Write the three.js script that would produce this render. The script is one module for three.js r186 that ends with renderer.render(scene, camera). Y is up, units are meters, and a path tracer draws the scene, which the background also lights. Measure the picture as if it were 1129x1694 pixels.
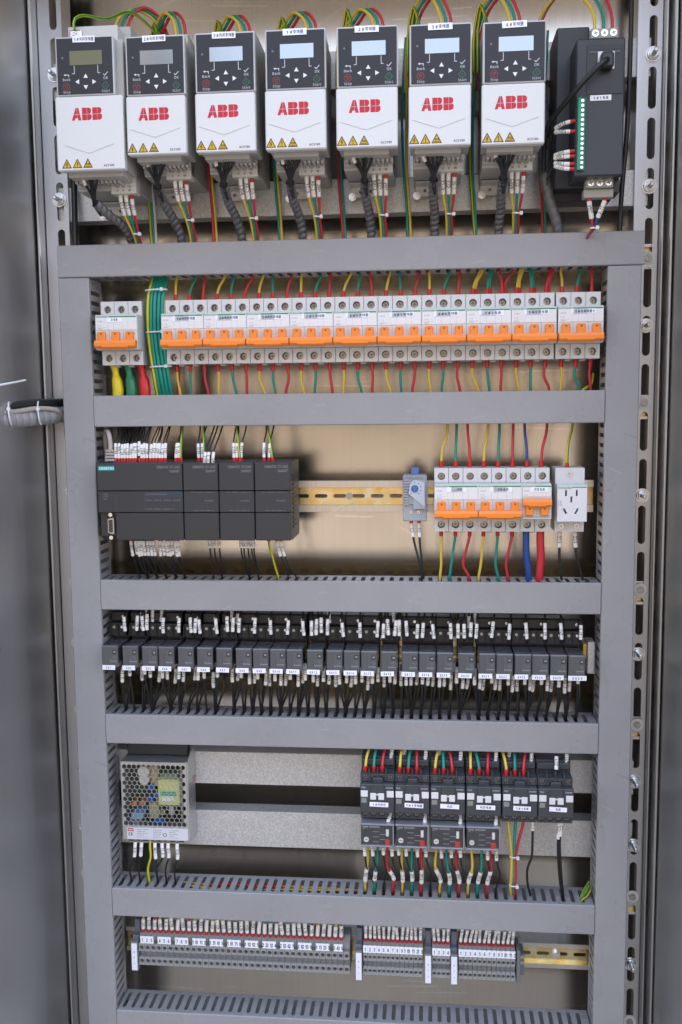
import * as THREE from 'three';
import { mergeGeometries } from 'three/addons/utils/BufferGeometryUtils.js';

// ---------------------------------------------------------------- camera, sky, sun, exposure
const scene = new THREE.Scene();
const camera = new THREE.PerspectiveCamera(56.17, 682 / 1024, 0.05, 400);
camera.rotation.order = 'YXZ';
camera.position.set(0.0788, 1.3329, 1.2704);
camera.rotation.set(THREE.MathUtils.degToRad(-6.243), THREE.MathUtils.degToRad(5.282), THREE.MathUtils.degToRad(-0.572));

let seed = 7;
const rnd = () => { seed = (seed * 1664525 + 1013904223) >>> 0; return seed / 4294967296; };
const jit = a => (rnd() * 2 - 1) * a;
function hash2(x, y, s) { let h = (x * 374761393 + y * 668265263 + s * 974634777) | 0; h = Math.imul(h ^ (h >>> 13), 1274126177); return ((h ^ (h >>> 16)) >>> 0) / 4294967296; }
const fade = t => t * t * (3 - 2 * t);
function vnoise(x, y, px, py, s) {            // value noise that tiles after px, py cells
  const xi = Math.floor(x), yi = Math.floor(y), fx = fade(x - xi), fy = fade(y - yi);
  const w = (a, n) => ((a % n) + n) % n;
  const a = hash2(w(xi, px), w(yi, py), s), b = hash2(w(xi + 1, px), w(yi, py), s), c = hash2(w(xi, px), w(yi + 1, py), s), d = hash2(w(xi + 1, px), w(yi + 1, py), s);
  return (a + (b - a) * fx) * (1 - fy) + (c + (d - c) * fx) * fy;
}

const SKY = { w: 512, h: 256 };
{
  const data = new Float32Array(SKY.w * SKY.h * 4);
  for (let j = 0; j < SKY.h; j++) for (let i = 0; i < SKY.w; i++) {
    const el = ((j + 0.5) / SKY.h - 0.5) * Math.PI, u = i / SKY.w, s = Math.max(0, Math.sin(el));
    const k = Math.pow(1 - s, 3.2);
    let r = 0.37 + 0.54 * k, g = 0.455 + 0.465 * k, b = 0.62 + 0.36 * k;
    const e = 6 * (j / SKY.h);
    let n = 0, a = 0.5, f = 1;
    for (let o = 0; o < 5; o++) { n += a * vnoise(u * 10 * f, e * f * 1.6, 10 * f, 64 * f, 3 + o); a *= 0.5; f *= 2; }
    const c = THREE.MathUtils.smoothstep(n, 0.54, 0.74) * 0.8;
    r += (1.05 - r) * c; g += (1.06 - g) * c; b += (1.1 - b) * c;
    if (el < 0) { r = 0.5; g = 0.46; b = 0.42; }
    data.set([r, g, b, 1], (j * SKY.w + i) * 4);
  }
  const t = new THREE.DataTexture(data, SKY.w, SKY.h, THREE.RGBAFormat, THREE.FloatType);
  t.mapping = THREE.EquirectangularReflectionMapping; t.magFilter = t.minFilter = THREE.LinearFilter; t.needsUpdate = true;
  scene.background = t; scene.environment = t;
}
const sun = new THREE.DirectionalLight(0xfff0dc, 4.2);      // high behind the cabinet: its open front stands in its own shade
sun.position.set(-1.4, 5.6, -6.5); sun.target.position.set(0, 1.0, 0.5);
sun.castShadow = true; sun.shadow.mapSize.set(2048, 2048);
Object.assign(sun.shadow.camera, { left: -4, right: 4, top: 4, bottom: -4, near: 0.5, far: 30 });
scene.add(sun, sun.target);
const renderer = new THREE.WebGLRenderer({ antialias: true });
renderer.toneMapping = THREE.LinearToneMapping;
renderer.toneMappingExposure = 4.0;
renderer.shadowMap.enabled = true;

// ---------------------------------------------------------------- helpers (all lengths in millimetres)
const S = 0.001, V3 = THREE.Vector3;
const taken = {};
function numbered(n) { const k = taken[n] = (taken[n] ?? -1) + 1; return k ? `${n}_${String(k).padStart(3, '0')}` : n; }
const ORD = 'first second third fourth fifth sixth seventh eighth ninth tenth eleventh twelfth thirteenth fourteenth fifteenth sixteenth seventeenth eighteenth nineteenth twentieth'.split(' ');
const ord = i => i < 20 ? ORD[i] : (i + 1) % 10 === 0 ? ['thirtieth', 'fortieth'][(i + 1) / 10 - 3] : ['twenty', 'thirty', 'forty'][Math.floor((i + 1) / 10) - 2] + '-' + ORD[(i + 1) % 10 - 1];

function finish(g) {                          // scale to metres, uv in metres by the way each face points
  if (g.index) g = g.toNonIndexed();
  g.scale(S, S, S);
  return g;
}
function boxUV(g) {
  const p = g.attributes.position, n = g.attributes.normal, uv = new Float32Array(p.count * 2);
  for (let i = 0; i < p.count; i++) {
    const ax = Math.abs(n.getX(i)), ay = Math.abs(n.getY(i)), az = Math.abs(n.getZ(i));
    const q = az >= ax && az >= ay ? [p.getX(i), p.getY(i)] : ax >= ay ? [p.getZ(i), p.getY(i)] : [p.getX(i), p.getZ(i)];
    uv[2 * i] = q[0]; uv[2 * i + 1] = q[1];
  }
  g.setAttribute('uv', new THREE.BufferAttribute(uv, 2));
  return g;
}
function planar(g, x0, x1, y0, y1, r = [0, 0, 1, 1]) {   // print on the front: uv from x and y
  const p = g.attributes.position, uv = g.attributes.uv;
  for (let i = 0; i < p.count; i++) uv.setXY(i, r[0] + (p.getX(i) / S - x0) / (x1 - x0) * (r[2] - r[0]), r[1] + (p.getY(i) / S - y0) / (y1 - y0) * (r[3] - r[1]));
  return g;
}
function cbox(x0, x1, y0, y1, z0, z1, c = 0) {           // box with chamfered edges
  const A = [[x0, x1], [y0, y1], [z0, z1]], pos = [], cen = new V3((x0 + x1) / 2, (y0 + y1) / 2, (z0 + z1) / 2);
  const tri = (a, b, d) => { const n = new V3().subVectors(b, a).cross(new V3().subVectors(d, a)); if (n.dot(new V3().addVectors(a, b).add(d).divideScalar(3).sub(cen)) < 0) [b, d] = [d, b]; pos.push(...a.toArray(), ...b.toArray(), ...d.toArray()); };
  const quad = (a, b, d, e) => { tri(a, b, d); tri(a, d, e); };
  const P = (s, k) => { const v = [0, 0, 0]; for (let i = 0; i < 3; i++) v[i] = A[i][s[i]] + (i === k ? 0 : (s[i] ? -c : c)); return new V3(...v); };   // corner s on the face of axis k
  for (let k = 0; k < 3; k++) {
    const i = (k + 1) % 3, j = (k + 2) % 3;
    for (let s = 0; s < 2; s++) {
      const m = (a, b) => { const v = [0, 0, 0]; v[k] = s; v[i] = a; v[j] = b; return P(v, k); };
      quad(m(0, 0), m(1, 0), m(1, 1), m(0, 1));
    }
    if (c) for (let a = 0; a < 2; a++) for (let b = 0; b < 2; b++) {     // edges along axis k
      const e = t => { const v = [0, 0, 0]; v[k] = t; v[i] = a; v[j] = b; return v; };
      quad(P(e(0), i), P(e(1), i), P(e(1), j), P(e(0), j));
    }
  }
  if (c) for (let q = 0; q < 8; q++) { const s = [q & 1, (q >> 1) & 1, q >> 2]; tri(P(s, 0), P(s, 1), P(s, 2)); }
  const g = new THREE.BufferGeometry();
  g.setAttribute('position', new THREE.Float32BufferAttribute(pos, 3));
  g.computeVertexNormals();
  return boxUV(finish(g));
}
function poly(pts) { const s = new THREE.Shape(); pts.forEach(([x, y], i) => i ? s.lineTo(x, y) : s.moveTo(x, y)); s.closePath(); return s; }
function hole(pts) { const s = new THREE.Path(); pts.forEach(([x, y], i) => i ? s.lineTo(x, y) : s.moveTo(x, y)); s.closePath(); return s; }
function ring(cx, cy, r, n, a0 = 0) { return Array.from({ length: n }, (_, i) => [cx + r * Math.cos(a0 + i / n * 2 * Math.PI), cy + r * Math.sin(a0 + i / n * 2 * Math.PI)]); }
function ext(shape, d, bevel = 0, curve = 6) {
  const g = new THREE.ExtrudeGeometry(shape, { depth: d - 2 * bevel, bevelEnabled: bevel > 0, bevelThickness: bevel, bevelSize: bevel, bevelOffset: -bevel, bevelSegments: 1, curveSegments: curve, steps: 1 });
  if (bevel) g.translate(0, 0, bevel);
  return g;
}
const exz = (shape, z0, d, bevel = 0) => boxUV(finish(ext(shape, d, bevel).translate(0, 0, z0)));                       // shape in x,y
const exx = (shape, x0, d, bevel = 0) => { const g = ext(shape, d, bevel); g.applyMatrix4(new THREE.Matrix4().set(0, 0, 1, x0, 0, 1, 0, 0, -1, 0, 0, 0, 0, 0, 0, 1)); g.scale(1, 1, -1); const p = g.index ? g.toNonIndexed() : g; flip(p); return boxUV(finish(p)); };   // shape in z,y swept along x
function flip(g) { const p = g.attributes.position; for (let i = 0; i < p.count; i += 3) { const a = [p.getX(i + 1), p.getY(i + 1), p.getZ(i + 1)]; p.setXYZ(i + 1, p.getX(i + 2), p.getY(i + 2), p.getZ(i + 2)); p.setXYZ(i + 2, ...a); } g.computeVertexNormals(); }
function disc(x, y, z, r, h, n = 14, r2 = r) { const g = new THREE.CylinderGeometry(r2, r, h, n); g.rotateX(Math.PI / 2); g.translate(x, y, z + h / 2); return boxUV(finish(g)); }
function cylY(x, y0, y1, z, r, n = 14) { const g = new THREE.CylinderGeometry(r, r, y1 - y0, n); g.translate(x, (y0 + y1) / 2, z); return boxUV(finish(g)); }
function curveOf(pts) { return new THREE.CatmullRomCurve3(pts.map(p => new V3(p[0] * S, p[1] * S, p[2] * S)), false, 'centripetal'); }
function tube(curve, r, seg = 14, rad = 7, capped = true) {
  const g = new THREE.TubeGeometry(curve, seg, r * S, rad, false).toNonIndexed();
  return g;
}
const kmat = new Map();
function M(c, rough = 0.5, metal = 0, o = {}) {
  const key = JSON.stringify([c, rough, metal, Object.keys(o).map(k => [k, o[k]?.uuid ?? o[k]?.toArray?.() ?? o[k]])]);
  if (kmat.has(key)) return kmat.get(key);
  const m = new THREE.MeshPhysicalMaterial({ roughness: rough, metalness: metal, ...o });
  m.color.setRGB(...c); kmat.set(key, m);
  return m;
}
function obj(name, geos, m, parent = scene) {
  const g = Array.isArray(geos) ? (geos.length > 1 ? mergeGeometries(geos) : geos[0]) : geos;
  const o = new THREE.Mesh(g, m); o.castShadow = o.receiveShadow = true;
  o.name = parent === scene ? numbered(name) : name;
  parent.add(o);
  return o;
}
function thing(name, label, category, [x, y, z] = [0, 0, 0], group) {
  const o = new THREE.Group(); o.name = numbered(name); o.position.set(x * S, y * S, z * S);
  o.userData = { label, category }; if (group) o.userData.group = group;
  scene.add(o);
  return o;
}
function copy(src, label, [x, y, z], group) {
  const o = src.clone(); o.name = numbered(src.name.replace(/_\d{3}$/, '')); o.position.set(x * S, y * S, z * S);
  o.userData = { label, category: src.userData.category }; if (group) o.userData.group = group;
  scene.add(o);
  return o;
}
function struct(name, geos, m) { const o = obj(name, geos, m); o.userData.kind = 'structure'; return o; }

// ---------------------------------------------------------------- textures
function tex(n, fn, rep, srgb = true, h = n) {
  const d = new Uint8Array(n * h * 4);
  for (let j = 0; j < h; j++) for (let i = 0; i < n; i++) { const v = fn(i / n, j / h); const c = Array.isArray(v) ? v : [v, v, v]; for (let k = 0; k < 3; k++) d[(j * n + i) * 4 + k] = Math.max(0, Math.min(255, c[k] * 255)); d[(j * n + i) * 4 + 3] = 255; }
  const t = new THREE.DataTexture(d, n, h); t.wrapS = t.wrapT = THREE.RepeatWrapping; t.magFilter = THREE.LinearFilter; t.minFilter = THREE.LinearMipmapLinearFilter; t.generateMipmaps = true;
  if (rep) t.repeat.set(rep[0], rep[1]);
  if (srgb) t.colorSpace = THREE.SRGBColorSpace;
  t.needsUpdate = true;
  return t;
}
const fbm = (u, v, f, s, o = 4) => { let n = 0, a = 0.5; for (let k = 0; k < o; k++) { n += a * vnoise(u * f, v * f, f, f, s + k); a *= 0.5; f *= 2; } return n; };
const SCU = Array.from({ length: 60 }, () => { const a = (rnd() - 0.5) * 1.2; return [rnd(), rnd(), Math.cos(a), Math.sin(a), 0.01 + 0.06 * rnd() * rnd(), (rnd() < 0.6 ? -1 : 0.7) * (0.03 + 0.08 * rnd()), 0.001 + 0.002 * rnd()]; });
const scuff = (u, v) => { let s = 0; for (const [x, y, c, q, l, k, w] of SCU) { const dx = u - x, dy = v - y, t = dx * c + dy * q, d = Math.abs(dy * c - dx * q); if (t > 0 && t < l && d < w) s += k; } return s; };
const smudge = sc => (u, v) => { const a = fbm(u, v, 5, 11, 5), sp = vnoise(u * 220, v * 220, 220, 220, 31); return 0.93 + 0.1 * (a - 0.5) + (sp > 0.985 ? -0.14 : 0) + 0.025 * (vnoise(u * 512, v * 512, 512, 512, 9) - 0.5) + (sc ? scuff(u, v) : 0); };
const tSmudge = tex(512, smudge(false), [4, 4]), tScuffed = tex(1024, smudge(true), [2.3, 2.3]);
const tSmudgeR = tex(256, (u, v) => 0.62 + 0.6 * (fbm(u, v, 6, 41, 5) - 0.45), [5, 5], false);
const tBrush = tex(512, (u, v) => 0.5 + 0.5 * (vnoise(u * 512, v * 4, 512, 4, 5) - 0.5) + 0.35 * (vnoise(u * 170, v * 2, 170, 2, 6) - 0.5), [3, 1.2], false);
const tSteelR = tex(512, (u, v) => { const s = fbm(u, v, 3, 71, 5), st = vnoise(u * 340, v * 3, 340, 3, 15); return 0.5 + 0.22 * (s - 0.45) + 0.1 * (st - 0.5); }, [1.7, 1.7], false);
const SCR = Array.from({ length: 70 }, () => { const a = (rnd() < 0.8 ? 0.12 : 1.3) * (rnd() - 0.5); return [rnd(), rnd(), Math.cos(a), Math.sin(a), 0.03 + 0.13 * rnd(), 0.04 + 0.08 * rnd()]; });
const scratch = (u, v) => { let s = 0; for (const [x, y, c, q, l, k] of SCR) { const dx = u - x, dy = v - y, t = dx * c + dy * q, d = Math.abs(dy * c - dx * q); if (t > 0 && t < l && d < 0.0014) s += k; } return s; };
const tSteel = tex(1024, (u, v) => { const sc = scratch(u, v); const a = fbm(u, v, 4, 51, 5), st = vnoise(u * 512, v * 4, 512, 4, 5); const k = 0.14 * (a - 0.5) + 0.03 * st + sc; return [0.89 + k, 0.88 + k, 0.865 + k]; }, [1.6, 1.6]);
function voro(u, v, f, s) { const x = u * f, y = v * f, xi = Math.floor(x), yi = Math.floor(y); let bd = 9, id = 0; for (let j = -1; j < 2; j++) for (let i = -1; i < 2; i++) { const cx = ((xi + i) % f + f) % f, cy = ((yi + j) % f + f) % f, dx = xi + i + hash2(cx, cy, s) - x, dy = yi + j + hash2(cx, cy, s + 1) - y, d = dx * dx + dy * dy; if (d < bd) { bd = d; id = hash2(cx, cy, s + 2); } } return id; }
const tSpangle = tex(512, (u, v) => { const a = 0.66 * voro(u, v, 60, 3) + 0.34 * voro(u, v, 120, 9); return 0.8 + 0.2 * a; }, [11, 11]);
const tSpangleR = tex(256, (u, v) => 0.36 + 0.3 * voro(u, v, 60, 3), [11, 11], false);
const tZinc = tex(256, (u, v) => { const a = fbm(u, v, 5, 81, 4), b = fbm(u, v, 9, 91, 4); return [0.9 + 0.3 * (a - 0.5), 0.82 + 0.24 * (b - 0.5) + 0.14 * (a - 0.5), 0.64 + 0.7 * (b - 0.5)]; }, [9, 9]);
const tConcrete = tex(512, (u, v) => { const a = fbm(u, v, 6, 101, 6), b = vnoise(u * 400, v * 400, 400, 400, 4); const k = 0.74 + 0.24 * (a - 0.5) + 0.09 * (b - 0.5); return [k, k * 0.94, k * 0.86]; }, [0.5, 0.5]);
const tFine = tex(256, (u, v) => 0.5 + 0.5 * (vnoise(u * 128, v * 128, 128, 128, 77) - 0.5) + 0.4 * (vnoise(u * 64, v * 64, 64, 64, 78) - 0.5), [25, 25], false);
function canvas(w, h, fn, rep) {
  const c = document.createElement('canvas'); c.width = w; c.height = h; const g = c.getContext('2d'); fn(g, w, h);
  const t = new THREE.CanvasTexture(c); t.colorSpace = THREE.SRGBColorSpace; t.magFilter = THREE.LinearFilter; t.anisotropy = 4;
  if (rep) { t.wrapS = t.wrapT = THREE.RepeatWrapping; t.repeat.set(...rep); }
  return t;
}
// stroke drawings of the characters written on the paper stickers
const GLYPH = {
  电: '2,2 8,2 8,7 2,7 2,2|2,4.5 8,4.5|5,0 5,8.5 6,9.5 9.5,9.5 9.5,8', 源: '1,1 2,2|.5,4 1.5,5|2,6 .5,9.5|3,1 9.5,1|3.5,1 3,9|5,3 9,3 9,6 5,6 5,3|5,4.5 9,4.5|7,6 7,9.5|5,7 4,9|8.5,7 9.5,9',
  总: '3,0 4,1.5|7,0 6,1.5|2.5,2 7.5,2 7.5,5 2.5,5 2.5,2|1.5,6.5 1,9|3,6.5 3.5,9 7,9 7.5,8|5,6 5.5,7|8.5,6.5 9.5,8.5', 变: '5,0 5,1.5|.5,1.5 9.5,1.5|4,1.5 4,4.5|6,1.5 6,4.5|2,2.5 1,4.5|8,2.5 9,4.5|1.5,5.5 8,5.5 1,9.5|3,6 9,9.5',
  频: '2.5,0 2.5,4|2.5,2 4.5,2|1,1.5 1,4|0,4 5,4|4,5.5 .5,9.5|1,5.5 .5,7|5.5,1 10,1|7.5,1 7,3|6,3 9.5,3 9.5,7.5|6,3 6,7.5|7.7,4 7.5,7 5.5,9.5|8,7.5 9.8,9.5', 器: '1,.5 4,.5 4,3 1,3 1,.5|6,.5 9,.5 9,3 6,3 6,.5|0,4.7 10,4.7|5,3.3 4,5 1,6.3|5.2,5 9.5,6.3|1,6.8 4,6.8 4,9.5 1,9.5 1,6.8|6,6.8 9,6.8 9,9.5 6,9.5 6,6.8',
  机: '2.5,0 2.5,9.5|.5,2.5 4.5,2.5|2.5,3 .5,7|2.7,3.5 4,5|5.5,1 5.5,5 4.5,9|5.5,1 8.5,1 8.5,8.5 9.8,8.5 9.8,7', 风: '2,1 2,6 .5,9.5|2,1 8,1 8,7 9.5,9.5 9.8,7.5|3.5,3 6.8,7.5|6.8,3 3.3,7.5',
  柜: '2,0 2,9.5|.5,2.5 4,2.5|2,3 .5,7|5,1 9.5,1|5,1 5,9.5 9.8,9.5|5,3.5 8.7,3.5 8.7,6.5 5,6.5', 控: '2,0 2,9 1,8.5|.5,2.5 3.5,2.5|.5,6 3.5,5|6.8,0 6.8,1.5|4.3,3 4.3,1.7 9.7,1.7 9.7,3|6,2.5 5,4.5|7.8,2.5 9,4.5|5,6 9,6|7,6 7,9.3|4.3,9.3 9.8,9.3',
};
const ATL = 1024, atlas = [];
function stickerText(g, str, x, y, w, h, col) {            // text fitted into a cell, with the drawn characters where needed
  g.fillStyle = '#f1f2f8'; g.fillRect(x, y, w, h); g.fillStyle = g.strokeStyle = col;
  const cs = [...str], ch = h * 0.56, cw = Math.min(ch * 1.05, w * 0.9 / cs.length); let cx = x + (w - cw * cs.length) / 2; const cy = y + h * 0.22;
  for (const c of cs) {
    if (GLYPH[c]) { g.lineWidth = Math.max(1.5, ch * 0.1); for (const s of GLYPH[c].split('|')) { g.beginPath(); s.split(' ').forEach((p, i) => { const [a, b] = p.split(',').map(Number); const X = cx + cw * 0.06 + a / 10 * cw * 0.85, Y = cy + b / 10 * ch; i ? g.lineTo(X, Y) : g.moveTo(X, Y); }); g.stroke(); } }
    else { g.font = `bold ${Math.round(ch * 1.18)}px sans-serif`; g.textAlign = 'center'; g.textBaseline = 'alphabetic'; g.fillText(c, cx + cw / 2, cy + ch * 0.95); }
    cx += cw;
  }
}
function cell(str, col = '#33355c') { const k = atlas.findIndex(a => a[0] === str); const i = k < 0 ? atlas.push([str, col]) - 1 : k; const c = i % 8, r = Math.floor(i / 8); const e = 1 / ATL; return [c / 8 + e, 1 - (r + 1) / 32 + e, (c + 1) / 8 - e, 1 - r / 32 - e]; }   // 4 x 32 cells of 256 x 32
const atlasCanvas = document.createElement('canvas'); atlasCanvas.width = atlasCanvas.height = ATL;
const atlasTex = new THREE.CanvasTexture(atlasCanvas); atlasTex.colorSpace = THREE.SRGBColorSpace; atlasTex.magFilter = THREE.LinearFilter;
const mSticker = M([1, 1, 1], 0.55, 0, { map: atlasTex });
function sticker(str, x0, x1, y0, y1, z, parent, tilt = 0, name = 'label_sticker') {
  const g = planar(cbox(x0, x1, y0, y1, z, z + 0.35), x0, x1, y0, y1, cell(str));
  const o = obj(name, g, mSticker, parent);
  if (tilt) { const cx = (x0 + x1) / 2 * S, cy = (y0 + y1) / 2 * S; g.translate(-cx, -cy, 0); g.rotateZ(tilt); g.translate(cx, cy, 0); }
  return o;
}
function drawAtlas() { const g = atlasCanvas.getContext('2d'); g.fillStyle = '#f1f2f8'; g.fillRect(0, 0, ATL, ATL); atlas.forEach(([s, c], i) => stickerText(g, s, (i % 8) * 128, Math.floor(i / 8) * 32, 128, 32, c)); atlasTex.needsUpdate = true; }

// ---------------------------------------------------------------- materials
const mDuct = M([0.38, 0.374, 0.387], 0.45, 0, { map: tScuffed, roughnessMap: tSmudgeR, bumpMap: tFine, bumpScale: 0.00004 });
const mDuctIn = mDuct;
const mSteel = M([0.68, 0.665, 0.645], 0.36, 1, { map: tSteel, roughnessMap: tSteelR, bumpMap: tBrush, bumpScale: 0.000008 });
const tSheet = tex(512, (u, v) => 0.9 + 0.12 * (fbm(u, v, 3, 61, 5) - 0.5), [1.1, 0.7]);
const mSide = M([0.75, 0.747, 0.743], 0.78, 1, { map: tSheet, roughnessMap: tSteelR, bumpMap: tBrush, bumpScale: 0.000004 });
const mUpright = M([0.66, 0.67, 0.7], 0.75, 0.9, { map: tSheet, roughnessMap: tSteelR });
const mGalv = M([0.8, 0.795, 0.785], 0.9, 0.55, { map: tSpangle, roughnessMap: tSpangleR });
const mZinc = M([0.95, 0.9, 0.76], 0.26, 0.9, { map: tZinc });
const mZincPale = M([0.8, 0.77, 0.74], 0.3, 0.9, { map: tSteel });
const mBolt = M([0.72, 0.73, 0.75], 0.22, 1);
const mWhite = M([0.8, 0.79, 0.79], 0.38, 0, { map: tSmudge });
const mOrange = M([0.9, 0.25, 0.03], 0.36);
const mDrive = M([0.68, 0.68, 0.685], 0.42, 0, { map: tSmudge });
const mDriveBody = M([0.56, 0.555, 0.53], 0.5, 0, { map: tSmudge });
const mBlackPlastic = M([0.026, 0.027, 0.032], 0.38);
const mPlc = M([0.036, 0.0365, 0.039], 0.42, 0, { bumpMap: tFine, bumpScale: 0.00005 });
const mSlate = M([0.05, 0.054, 0.064], 0.45, 0, { map: tSmudge });
const mContact = M([0.05, 0.054, 0.06], 0.42);
const mGrey = M([0.23, 0.23, 0.24], 0.5, 0, { map: tSmudge });
const mTie = M([0.78, 0.78, 0.8], 0.4);
const mTieClear = M([0.72, 0.74, 0.76], 0.35);
const INS = { yellow: M([0.72, 0.52, 0.06], 0.4), green: M([0.012, 0.27, 0.2], 0.4), red: M([0.58, 0.03, 0.045], 0.4), black: M([0.017, 0.017, 0.018], 0.36), blue: M([0.02, 0.07, 0.3], 0.4), beige: M([0.42, 0.37, 0.33], 0.5), grey: M([0.16, 0.16, 0.17], 0.4), white: M([0.72, 0.7, 0.66], 0.5) };
const tYG = tex(32, (u, v) => (v * 2 % 1) < 0.42 ? [0.12, 0.5, 0.2] : [0.84, 0.78, 0.14], [1, 1]);
INS.striped = M([0.9, 0.9, 0.9], 0.4, 0, { map: tYG });
const mFerrule = M([0.55, 0.018, 0.02], 0.42);
const SLEEVES = ['X0.1', 'KA12', 'Y1.3', '24V+', 'U11', 'L304', 'W21', 'V15'].map((s, k) => M([1, 1, 1], 0.55, 0, { map: canvas(128, 64, g => { g.fillStyle = '#ece9e4'; g.fillRect(0, 0, 128, 64); g.fillStyle = '#23232b'; g.font = 'bold 25px monospace'; g.textAlign = 'center'; g.textBaseline = 'middle'; for (const y of [11, 32, 53]) g.fillText(s, 58 + (k % 3) * 6, y); }) }));
SLEEVES.push(M([0.82, 0.8, 0.77], 0.55));
const mSteelGrey = M([0.32, 0.31, 0.3], 0.4, 0.8);
function holed(x0, x1, y0, y1, z0, d, holes, bevel = 0.2) { const s = poly([[x0, y0], [x1, y0], [x1, y1], [x0, y1]]); for (const h of holes) s.holes.push(hole(h)); return exz(s, z0, d, bevel); }   // a plate with real openings
const slotHole = (x, y, w, h, a = 0) => [[-w, -h], [w, -h], [w, h], [-w, h]].map(([u, v]) => [x + u * Math.cos(a) - v * Math.sin(a), y + u * Math.sin(a) + v * Math.cos(a)]);
const mScrew = M([0.4, 0.39, 0.37], 0.28, 1);

// ---------------------------------------------------------------- the setting
{
  const g = new THREE.PlaneGeometry(120, 120).toNonIndexed(); g.rotateX(-Math.PI / 2);
  const uv = g.attributes.uv; for (let i = 0; i < uv.count; i++) uv.setXY(i, uv.getX(i) * 120, uv.getY(i) * 120);
  struct('ground', g, M([0.5, 0.475, 0.445], 0.9, 0, { map: tConcrete }));
}
const CAB = { x0: -432, x1: 376, back: -70 };
{
  const t = thing('steel_cabinet', 'brushed stainless steel control cabinet standing open', 'cabinet', [0, 0, 0]);
  obj('back_panel', cbox(CAB.x0, CAB.x1, 60, 1924, CAB.back - 3, CAB.back), mSteel, t);
  obj('side_panel', cbox(CAB.x0 - 3, CAB.x0 - 0.4, 60, 1924, CAB.back - 3, 270, 0.6), mSide, t).userData.label = 'brushed steel side panel beside the loom';
  obj('side_panel', cbox(CAB.x1 + 0.4, CAB.x1 + 3, 60, 1924, CAB.back - 3, 270, 0.6), mSide, t).userData.label = 'steel side panel mirroring the slotted upright';
  obj('roof_panel', cbox(CAB.x0 - 20, CAB.x1 + 20, 1925, 1930, CAB.back - 20, 205, 1), mSteel, t);
  obj('floor_panel', cbox(CAB.x0, CAB.x1, 120, 123, CAB.back + 1, 190), mSteel, t);
  obj('plinth', cbox(CAB.x0, CAB.x1, 4, 59, CAB.back, 190), mPlc, t);
  // vertical folds of the door frame beside the right upright
  obj('door_frame', [cbox(364, 367, 61, 1922, 6, 24, 0.8), cbox(370.5, 374.5, 61, 1922, 0, 40, 1)], mSide, t);
  obj('door_frame', [cbox(-430, -426, 61, 1922, 0, 30, 1)], mSide, t);
}
{ // the wall behind the cabinet that keeps the ground in front of it in shade
  const t = thing('yard_wall', 'plain rendered wall behind the cabinet', 'wall', [0, 0, -1800]);
  obj('wall', cbox(-9000, 9000, 2, 4300, -250, 0), M([0.3, 0.27, 0.24], 0.9, 0, { map: tConcrete }), t); obj('coping', cbox(-9050, 9050, 4301, 4380, -300, 50), M([0.3, 0.29, 0.28], 0.9), t);
}
{ // the sunlit building across the yard that the steel and the screens mirror
  const t = thing('building', 'tan rendered building across the yard, mirrored in the steel', 'building', [0, 0, 26000]);
  const m = M([0.27, 0.248, 0.225], 0.9, 0, { map: tConcrete }), wg = M([0.05, 0.06, 0.07], 0.1);
  obj('wall', cbox(-40000, -7600, 2, 12500, 0, 9000), m, t); obj('wall', cbox(-7590, 26000, 2, 7400, 300, 9000), m, t);
  obj('parapet', cbox(-40200, -7400, 12510, 12900, -200, 9200), m, t); obj('parapet', cbox(-7390, 26200, 7410, 7750, 100, 9200), m, t);
  for (let k = 0; k < 12; k++) { const x = -36000 + k * 5000, z = x > -8000 ? 300 : 0; obj('window', cbox(x, x + 1600, 3600, 5200, z - 60, z - 5), wg, t); obj('window', cbox(x, x + 1600, 900, 2300, z - 60, z - 5), wg, t); }
}
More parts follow.
